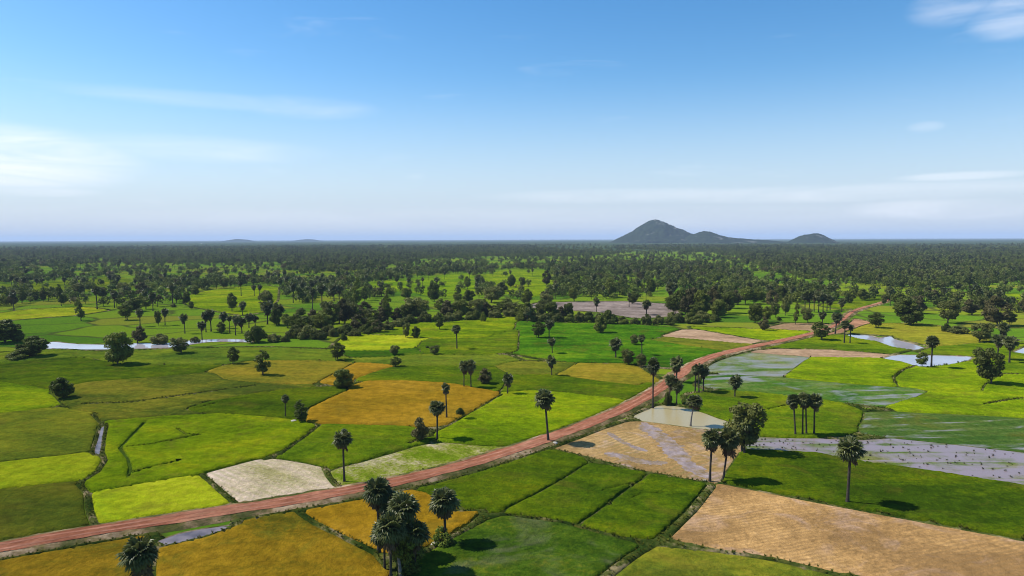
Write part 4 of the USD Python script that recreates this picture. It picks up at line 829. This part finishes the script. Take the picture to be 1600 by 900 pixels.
for row in PLANTS: occupied.append(place(*row[:5], row[5], None, row[6] if len(row) > 6 else None)[:2])
WORD = {P: 'palm', B: 'leafy tree', T: 'tall narrow tree', S: 'bush'}
ONES = 'first second third fourth fifth sixth seventh eighth ninth tenth eleventh twelfth thirteenth fourteenth fifteenth sixteenth seventeenth eighteenth nineteenth twentieth'.split()
def ordinal(k): return ONES[k] if k < 20 else ('twenty ' if k < 29 else 'thirty ' if k < 39 else 'forty ') + ONES[(k - 20) % 10] if k not in (29, 39) else ('thirtieth' if k == 29 else 'fortieth')
for group, where, rows in GROUPS:
    for kind in (P, B, T, S):
        same = sorted((r for r in rows if r[0] == kind), key=lambda r: r[1])
        hm = np.median([r[2] - r[3] for r in same]) if same else 0
        for k, row in enumerate(same):
            size = 'tall ' if row[2] - row[3] > 1.2 * hm else 'small ' if row[2] - row[3] < .8 * hm else ''
            if kind == T: size = ''
            nth = 'alone' if len(same) == 1 else f'{ordinal(k)} from left'
            occupied.append(place(*row, f'{size}{WORD[kind]} {nth} {where}', f'{WORD[kind]}: {group}' if len(same) > 1 else None)[:2])

# ------------------------------------------------------------------ forest: one mass of trees from the forest edge to the horizon
def low_tree(seed, H, W, q, size, palm=False):
    r = np.random.default_rng(seed)
    if palm:
        tm, fr, dead = palm_parts(H, W / 2, seed, n=16, skirt=4, nseg=6, trunk_r=.22)
        return merge([tm] + fr + dead)
    cs = [np.array([r.normal() * W * .2, r.normal() * W * .2, H * r.uniform(.3, .82)]) for _ in range(9)]
    rs = [W * r.uniform(.18, .30) for _ in cs]
    m = MB(); m.tube([[0, 0, 0], [0, 0, H * .5]], [.25, .15], 4)
    v, f = leaves(r, cs, rs, q, size); m.add(v, f)
    return m.mesh()
EDGE = [(-200, 440), (0, 438), (60, 436), (170, 431), (190, 436), (300, 440), (400, 440), (500, 442), (560, 437), (620, 426), (700, 421), (800, 419), (900, 416), (1000, 413), (1100, 417), (1150, 426), (1170, 438), (1200, 452), (1260, 456), (1330, 460), (1400, 470), (1500, 470), (1550, 464), (1600, 452), (1800, 452)]
ex = np.array([e[0] for e in EDGE], float); ey = np.array([e[1] for e in EDGE], float)
cand = []
for lo, hi, spacing in ((560, 1700, 9.0), (1700, 2800, 11.5), (2800, 4400, 17.0)):
    area = .5 * 1.72 * (hi ** 2 - lo ** 2); n = int(area / spacing ** 2)
    th = rng.uniform(-.86, .86, n); rr = np.sqrt(rng.uniform(lo ** 2, hi ** 2, n))
    cand.append(np.column_stack([rr * np.sin(th), rr * np.cos(th)]))
cand = np.vstack(cand)
rel = np.column_stack([cand, np.zeros(len(cand))]) - EYE
dpt = rel @ _f; pxx = 800 + F * (rel @ _r) / dpt; pyy = 450 - F * (rel @ _u) / dpt
dy = np.interp(pxx, ex, ey) - pyy                      # pixels beyond the forest's edge
clump = meshkit.fbm(np.column_stack([cand[:, 0] / 120, cand[:, 1] / 120, np.zeros(len(cand))]))
clump2 = meshkit.fbm(np.column_stack([cand[:, 0] / 45, cand[:, 1] / 45, np.full(len(cand), 7.0)]))
clear = meshkit.fbm(np.column_stack([cand[:, 0] / 260, cand[:, 1] / 420, np.full(len(cand), 21.0)]))
prob = np.where(dy > 0, np.clip(.50 + .11 * dy + 1.5 * clump + .6 * clump2, 0.03, 1.0), np.clip(.10 + 0.014 * dy + .85 * clump + .6 * clump2, 0, .75))
prob = prob * np.where((dy > 0) & (clear > .21 + .016 * np.maximum(dy - 6, 0)), .10, 1)
keep = (rng.uniform(size=len(cand)) < prob) & (pxx > -140) & (pxx < 1740)
infield = shapely.contains_xy(unary_union(field_polys).buffer(2), cand[:, 0], cand[:, 1])
keep &= ~(infield & (rng.uniform(size=len(cand)) > .05)) & ~shapely.contains_xy(road_line.buffer(7), cand[:, 0], cand[:, 1])
pts = cand[keep]; pd = np.hypot(pts[:, 0], pts[:, 1])
fo = UsdGeom.PointInstancer.Define(stage, '/World/forest')
protos = UsdGeom.Scope.Define(stage, '/World/forest/kinds')
specs = [(41, 8.5, 9.0, 7.5, .75, False, 'far_leaf'), (42, 10, 8.0, 7.5, .75, False, 'far_leaf'), (43, 7.0, 9.5, 7.5, .8, False, 'tree_leaf'), (44, 9.0, 7.0, 7.5, .7, False, 'olive_leaf'), (45, 9.5, 5.2, 0, 0, True, 'palm_leaf'), (46, 8.5, 8.5, 7.0, .75, False, 'brown_leaf'), (47, 6.0, 8.0, 7.0, .75, False, 'bright_leaf')]
ppaths = []
for sd, H, W, q, size, pm, mt in specs:
    m = usdkit.mesh(stage, f'/World/forest/kinds/{"palm_tree" if pm else "broadleaf_tree"}_{sd}', low_tree(sd, H, W, q, size, pm), f'/World/Looks/{mt}')
    ppaths.append(m.GetPath())
fo.CreatePrototypesRel().SetTargets(ppaths)
n = len(pts)
pi = rng.choice(7, n, p=[.25, .23, .16, .09, .17, .06, .04])
nearer = dy[keep] < 12
pi = np.where(nearer & (rng.uniform(size=n) < .14), 6, pi)
fo.CreateProtoIndicesAttr(Vt.IntArray.FromNumpy(pi.astype(np.int32)))
fo.CreatePositionsAttr(Vt.Vec3fArray.FromNumpy(np.column_stack([pts, np.zeros(n)]).astype(np.float32)))
sc = rng.uniform(.55, 1.35, n) * np.where(pd > 2600, 1.35, 1.0)
fo.CreateScalesAttr(Vt.Vec3fArray.FromNumpy(np.column_stack([sc, sc, sc * rng.uniform(.85, 1.2, n)]).astype(np.float32)))
a = rng.uniform(0, 2 * np.pi, n)
fo.CreateOrientationsAttr(Vt.QuathArray([Gf.Quath(float(math.cos(t / 2)), 0, 0, float(math.sin(t / 2))) for t in a]))
tag(fo.GetPrim(), 'dark dense forest of broadleaf trees and palms stretching to the horizon', 'forest', kind='stuff')

# the far canopy, too far to tell trees apart
usdkit.material(stage, '/World/Looks/canopy', {
    'g': ('geometry', {}), 'n': ('noise_texture', {'scale': 0.05, 'detail': 4.0, 'roughness': 0.7}), 'n2': ('noise_texture', {'scale': 0.0016, 'detail': 5.0, 'roughness': 0.65}),
    'a': ('math', {'math_type': 'multiply_add', 'value2': 0.4}), 'h': ('math', {'math_type': 'multiply', 'value2': 0.6}),
    'r': ('rgb_ramp', {'ramp': [(0.32, (0.014, 0.028, 0.014)), (0.52, (0.036, 0.056, 0.024)), (0.64, (0.075, 0.100, 0.038)), (0.76, (0.15, 0.17, 0.07))]}),
    'p': ('diffuse_bsdf', {})},
    [('g.position', 'n.vector'), ('g.position', 'n2.vector'), ('n2.fac', 'h.value1'), ('n.fac', 'a.value1'), ('h.value', 'a.value3'), ('a.value', 'r.fac'), ('r.color', 'p.color')], surface='p.BSDF')
nr, na = 170, 1100
rad = 1 / np.linspace(1 / 2700, 1 / 52000, nr); th = np.linspace(-.90, .90, na)
R_, T_ = np.meshgrid(rad, th, indexing='ij')
X, Y = R_ * np.sin(T_), R_ * np.cos(T_)
Z = 5.0 + 7.0 * rng.uniform(0, 1, X.shape) ** 1.5 + 4.0 * meshkit.fbm(np.column_stack([X.ravel() / 300, Y.ravel() / 300, np.zeros(X.size)])).reshape(X.shape)
Z = np.where(R_ < 3600, Z - 7.5 * (1 - np.clip((R_ - 2700) / 900, 0, 1)), Z); Z[0] = -.5
i0 = (np.arange(nr - 1)[:, None] * na + np.arange(na - 1)[None]).ravel()
cf = np.stack([i0, i0 + na, i0 + na + 1, i0 + 1], 1)
tag(obj('distant_forest', (np.column_stack([X.ravel(), Y.ravel(), Z.ravel()]), cf[:, ::-1]), 'canopy'), 'far hazy forest canopy along the horizon', 'forest', kind='stuff')

# ------------------------------------------------------------------ weeds, reeds, stones, houses
def tuft(seed, n, h, w):
    r = np.random.default_rng(seed); m = MB()
    for k in range(n):
        a = r.uniform(0, 6.28); b = np.array([math.cos(a), math.sin(a), 0]) * r.uniform(0, w * .4)
        tip = b + np.array([math.cos(a) * w * r.uniform(.2, .6), math.sin(a) * w * r.uniform(.2, .6), h * r.uniform(.6, 1.1)])
        s = np.array([-math.sin(a), math.cos(a), 0]) * w * .13
        m.add([b - s, b + s, tip], [[0, 1, 2]])
    return m.mesh()
def scatter(name, protos, mats, pts, smin, smax, label, cat):
    pi_ = UsdGeom.PointInstancer.Define(stage, f'/World/{name}'); UsdGeom.Scope.Define(stage, f'/World/{name}/kinds'); pp = []
    for k, (m, mt) in enumerate(zip(protos, mats)): pp.append(usdkit.mesh(stage, f'/World/{name}/kinds/tuft_{k:03d}', m, f'/World/Looks/{mt}').GetPath())
    pi_.CreatePrototypesRel().SetTargets(pp); n = len(pts)
    pi_.CreateProtoIndicesAttr(Vt.IntArray.FromNumpy(rng.integers(0, len(pp), n).astype(np.int32)))
    pi_.CreatePositionsAttr(Vt.Vec3fArray.FromNumpy(pts.astype(np.float32)))
    s = rng.uniform(smin, smax, n) ; pi_.CreateScalesAttr(Vt.Vec3fArray.FromNumpy(np.column_stack([s, s, s * rng.uniform(.7, 1.2, n)]).astype(np.float32)))
    a = rng.uniform(0, 6.28, n); pi_.CreateOrientationsAttr(Vt.QuathArray([Gf.Quath(float(math.cos(t / 2)), 0, 0, float(math.sin(t / 2))) for t in a]))
    tag(pi_.GetPrim(), label, cat, kind='stuff')
bp = np.vstack(bund_pts)
dens = np.clip(.30 + 1.1 * fbm2(bp[:, 0], bp[:, 1], 14., 5), 0.01, .8)
bp = bp[(rng.uniform(size=len(bp)) < dens) & (np.hypot(bp[:, 0], bp[:, 1]) < 330)]
side = np.sign(rng.uniform(-1, 1, N)); rs_ = rc + rn * (side * rng.uniform(3.0, 4.2, N))[:, None]
rs_ = rs_[(rng.uniform(size=N) < .55)]
bp = np.vstack([bp + rng.normal(size=bp.shape) * [.15, .15, 0], np.column_stack([rs_, np.full(len(rs_), .25)])])
scatter('bund_grass', [tuft(1, 16, .55, .7), tuft(2, 20, .4, .9), tuft(3, 12, .8, .6)], ['weed_leaf'] * 3, bp, .28, .78, 'tufts of rough grass along the bunds and the road edge', 'grass')
# reeds in the purple paddy
poly = field_polys[[i for i, r in enumerate(FIELDS) if 'purple muddy' in r[3]][0]]
x0, y0, x1, y1 = poly.bounds
q = np.column_stack([rng.uniform(x0, x1, 5000), rng.uniform(y0, y1, 5000)])
q = q[shapely.contains_xy(poly.buffer(-1), q[:, 0], q[:, 1])]
q = q[rng.uniform(size=len(q)) < np.clip(.015 + .16 * fbm2(q[:, 0], q[:, 1], 12., 8), 0, .2)]
scatter('reed_tufts', [tuft(5, 18, .9, .8), tuft(6, 14, .6, 1.0)], ['reed_leaf'] * 2, np.column_stack([q, np.full(len(q), .03)]), .28, .62, 'dark reed tufts sticking out of the purple muddy water', 'reeds')
# pale stones
import trimesh
def stone(px, py, s, label):
    m = trimesh.creation.icosphere(2, 1.0); v = np.array(m.vertices)
    v *= (1 + .35 * meshkit.fbm(v * 1.3 + px))[:, None]; v *= [s, s * .8, s * .6]
    p = at(px, py); o = thing('stone', label, 'stone', p + [0, 0, s * .3])
    obj('rock', (v, m.faces), 'pale_stone', str(o.GetPath()), smooth=True)
stone(680, 853, .65, 'pale stone on the bund beside the yellow green bush')
stone(459, 660, .75, 'pale stone left of the dark leafy tree by the orange field')
stone(1101, 754, .6, 'pale stone at the foot of the pair of palms')
stone(867, 694, .6, 'pale stone at the foot of the lone tall palm')
def house(px, py, L, W, Hh, rot, label):
    p = at(px, py); o = thing('house', label, 'house', p, rot); P_ = str(o.GetPath())
    wm = MB()
    a, b = L / 2, W / 2
    wm.add([[-a, -b, 0], [a, -b, 0], [a, b, 0], [-a, b, 0], [-a, -b, Hh], [a, -b, Hh], [a, b, Hh], [-a, b, Hh], [-a, 0, Hh + W * .32], [a, 0, Hh + W * .32]],
           [[0, 1, 5], [0, 5, 4], [1, 2, 6], [1, 6, 5], [2, 3, 7], [2, 7, 6], [3, 0, 4], [3, 4, 7], [4, 8, 7], [5, 6, 9]])
    obj('wall', wm.mesh(), 'house_wall', P_)
    rm = MB(); e = .5; zt, zl = Hh + W * .32 + .15, Hh - .1
    for sgn in (-1, 1):
        q = np.array([[-a - e, 0, zt], [a + e, 0, zt], [a + e, sgn * (b + e), zl], [-a - e, sgn * (b + e), zl]])
        rm.add(np.vstack([q, q - [0, 0, .1]]), [[0, 1, 2, 3], [7, 6, 5, 4], [3, 2, 6, 7], [0, 3, 7, 4], [2, 1, 5, 6]])
    obj('roof', rm.mesh(), 'house_roof', P_)
    def slab(name, x, z0, z1, w):
        m = trimesh.creation.box([w, .12, z1 - z0]); m.apply_translation([x, -b - .04, (z0 + z1) / 2]); obj(name, m, 'dark_wood', P_)
    slab('door', 0, 0.05, 2.1, 1.1); slab('window', -a * .55, 1.0, 2.1, 1.2); slab('window', a * .55, 1.0, 2.1, 1.2)
house(1583, 409, 10, 7, 4.5, 8, 'white roofed house peeking out of the forest at the far right')
house(1546, 415, 9, 6, 4, -12, 'low pale house left of the white roofed house in the far forest')
house(316, 382, 24, 14, 9, 5, 'tiny white building far off near the left horizon')

# ------------------------------------------------------------------ haze
usdkit.material(stage, '/World/Looks/haze', {'v': ('principled_volume', {'color': (0.62, 0.77, 1.0), 'density': 0.000042, 'anisotropy': 0.0})}, [], volume='v.volume')
b = trimesh.creation.box([118000, 118000, 301.0]); b.apply_translation([0, 0, 149.5])
tag(obj('haze', b, 'haze'), kind='stuff')
